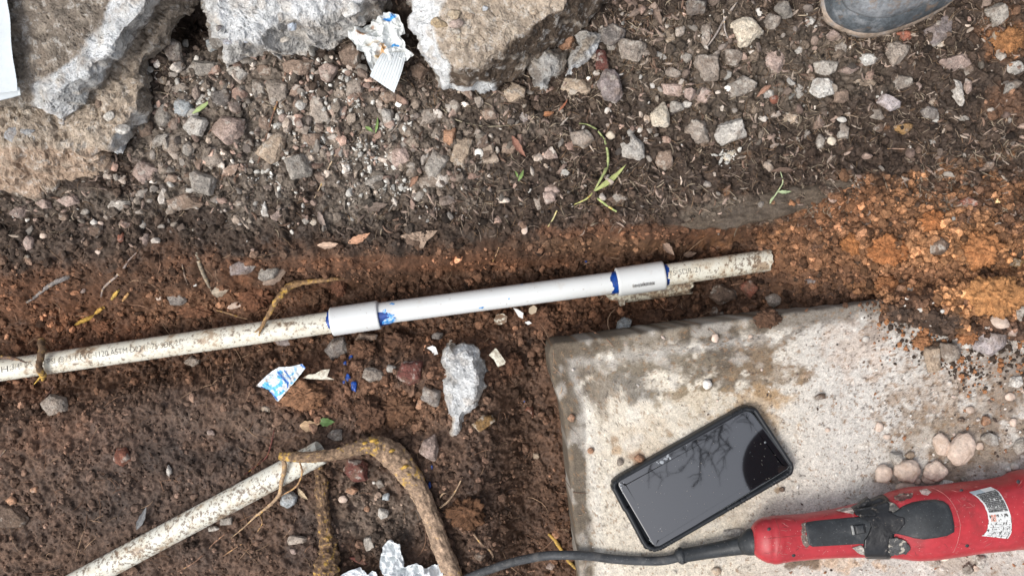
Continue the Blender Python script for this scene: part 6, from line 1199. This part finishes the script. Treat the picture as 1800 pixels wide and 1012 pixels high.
M_JEANS = mat('work_trousers', 'rgb', (.035, .045, .07), rough=.9, mottle=((60, .3),), bump=((500, .4),))
M_CAP = mat('dark_red_cap', 'rgb', (.09, .008, .012), rough=.8, mottle=((60, .2),), bump=((400, .3),))
man = thing('person', (1.11, -.68, 0), 'person in dark jacket and dark red cap leaning over from beyond the slab', 'person')
L_ = lambda x, y, z, *r: (x, y, z)+r
body = skin('body', [L_(0,0,.88,.13,.11), L_(-.07,.05,1.05,.13,.10), L_(-.15,.12,1.22,.15,.10), L_(-.20,.16,1.33,.09,.08), L_(-.24,.19,1.40,.055), L_(-.285,.21,1.47,.075,.085), L_(-.33,.22,1.53,.08,.09),
   L_(.07,.09,.84,.09), L_(.09,.12,.48,.06), L_(.07,.10,.10,.042), L_(-.0,.16,.05,.035),
   L_(-.06,-.09,.84,.09), L_(-.04,-.12,.48,.06), L_(-.02,-.10,.10,.042), L_(-.11,-.06,.05,.035),
   L_(-.06,.30,1.28,.055), L_(.02,.36,1.03,.042), L_(-.08,.30,.82,.028), L_(-.11,.28,.74,.035,.02),
   L_(-.28,-.02,1.28,.055), L_(-.24,-.14,1.03,.042), L_(-.26,-.06,.82,.028), L_(-.27,-.03,.74,.035,.02)],
   [(0,1),(1,2),(2,3),(3,4),(4,5),(5,6),(0,7),(7,8),(8,9),(9,10),(0,11),(11,12),(12,13),(13,14),(2,15),(15,16),(16,17),(17,18),(2,19),(19,20),(20,21),(21,22)], M_SKINP, man)
skin('jacket', [L_(-.02,.02,.90,.155,.14), L_(-.07,.05,1.05,.16,.13), L_(-.15,.12,1.22,.18,.13), L_(-.20,.16,1.33,.12,.11), L_(-.235,.185,1.385,.075), L_(-.06,.30,1.28,.075), L_(.02,.36,1.03,.06), L_(-.07,.305,.85,.045), L_(-.28,-.02,1.28,.075), L_(-.24,-.14,1.03,.06), L_(-.257,-.07,.85,.045)],
   [(0,1),(1,2),(2,3),(3,4),(2,5),(5,6),(6,7),(2,8),(8,9),(9,10)], M_JACKET, man)
skin('trousers', [L_(0,0,.88,.15,.13), L_(.07,.09,.82,.11), L_(.09,.12,.48,.08), L_(.07,.10,.20,.07), L_(-.06,-.09,.82,.11), L_(-.04,-.12,.48,.08), L_(-.02,-.10,.20,.07)], [(0,1),(1,2),(2,3),(0,4),(4,5),(5,6)], M_JEANS, man)
for hx, hy in ((-.11,.28),(-.27,-.03)):
    for k in range(4): 
        ox = -.022+.015*k; skin('finger', [L_(hx+ox,hy+.004*k,.735,.009), L_(hx+ox-.008,hy+.006,.705-.004*(k in (1, 2)),.008), L_(hx+ox-.020,hy+.002,.680-.006*(k in (1, 2)),.007)], [(0,1),(1,2)], M_SKINP, man, 1)
    skin('thumb', [L_(hx+.03,hy,.765,.011), L_(hx+.045,hy+.012,.74,.009), L_(hx+.04,hy+.022,.715,.008)], [(0,1),(1,2)], M_SKINP, man, 1)
for fx, fy in ((.03,.13),(-.065,-.08)):
    skin('work_boot', [L_(fx+.045,fy-.035,.24,.065), L_(fx+.045,fy-.03,.10,.06), L_(fx-.03,fy+.02,.055,.052,.045), L_(fx-.11,fy+.07,.05,.046,.035)], [(0,1),(1,2),(2,3)], M_BLACK, man)
V, F = ICO[4]; V = V.copy(); d = np.array((-.05, .01, .06)); d /= np.linalg.norm(d)
W = V*np.array([.112, .10, .085]); W = W[:, :]; hc = np.array((.0+1.11-.345, -.68+.225, 1.56)); W[:, 2] = np.maximum(W[:, 2], -.03); part('cap', W+hc, F, M_CAP, man)
a_ = np.linspace(-1.2, 1.2, 24)+math.pi; V = []; 
for r_ in (.09, .13, .16): V.append(np.stack([hc[0]+np.cos(a_)*r_*1.1, hc[1]+np.sin(a_)*r_*.85, np.full(24, hc[2]-.03-(r_-.09)*.4)], 1))
V = np.concatenate(V); F = grid_faces(3, 24); n_ = len(V); part('cap_brim', np.concatenate([V, V+[0, 0, .004]]), np.concatenate([F, F[:, ::-1]+n_]), M_CAP, man)
hd = np.array((.0+1.11-.335, -.68+.22, 1.50)); V, F = ICO[2]
for sy in (-1, 1): part('eye', V*.012+hd+np.array((-.075, sy*.03, .0)), F, M_BEZ, man); part('ear', V*np.array((.015, .008, .026))+hd+np.array((.01, sy*.092, -.01)), F, M_SKINP, man)
part('nose', V*np.array((.018, .012, .022))+hd+np.array((-.085, 0, -.02)), F, M_SKINP, man); part('mouth', V*np.array((.006, .024, .006))+hd+np.array((-.078, 0, -.055)), F, M_CAP, man)
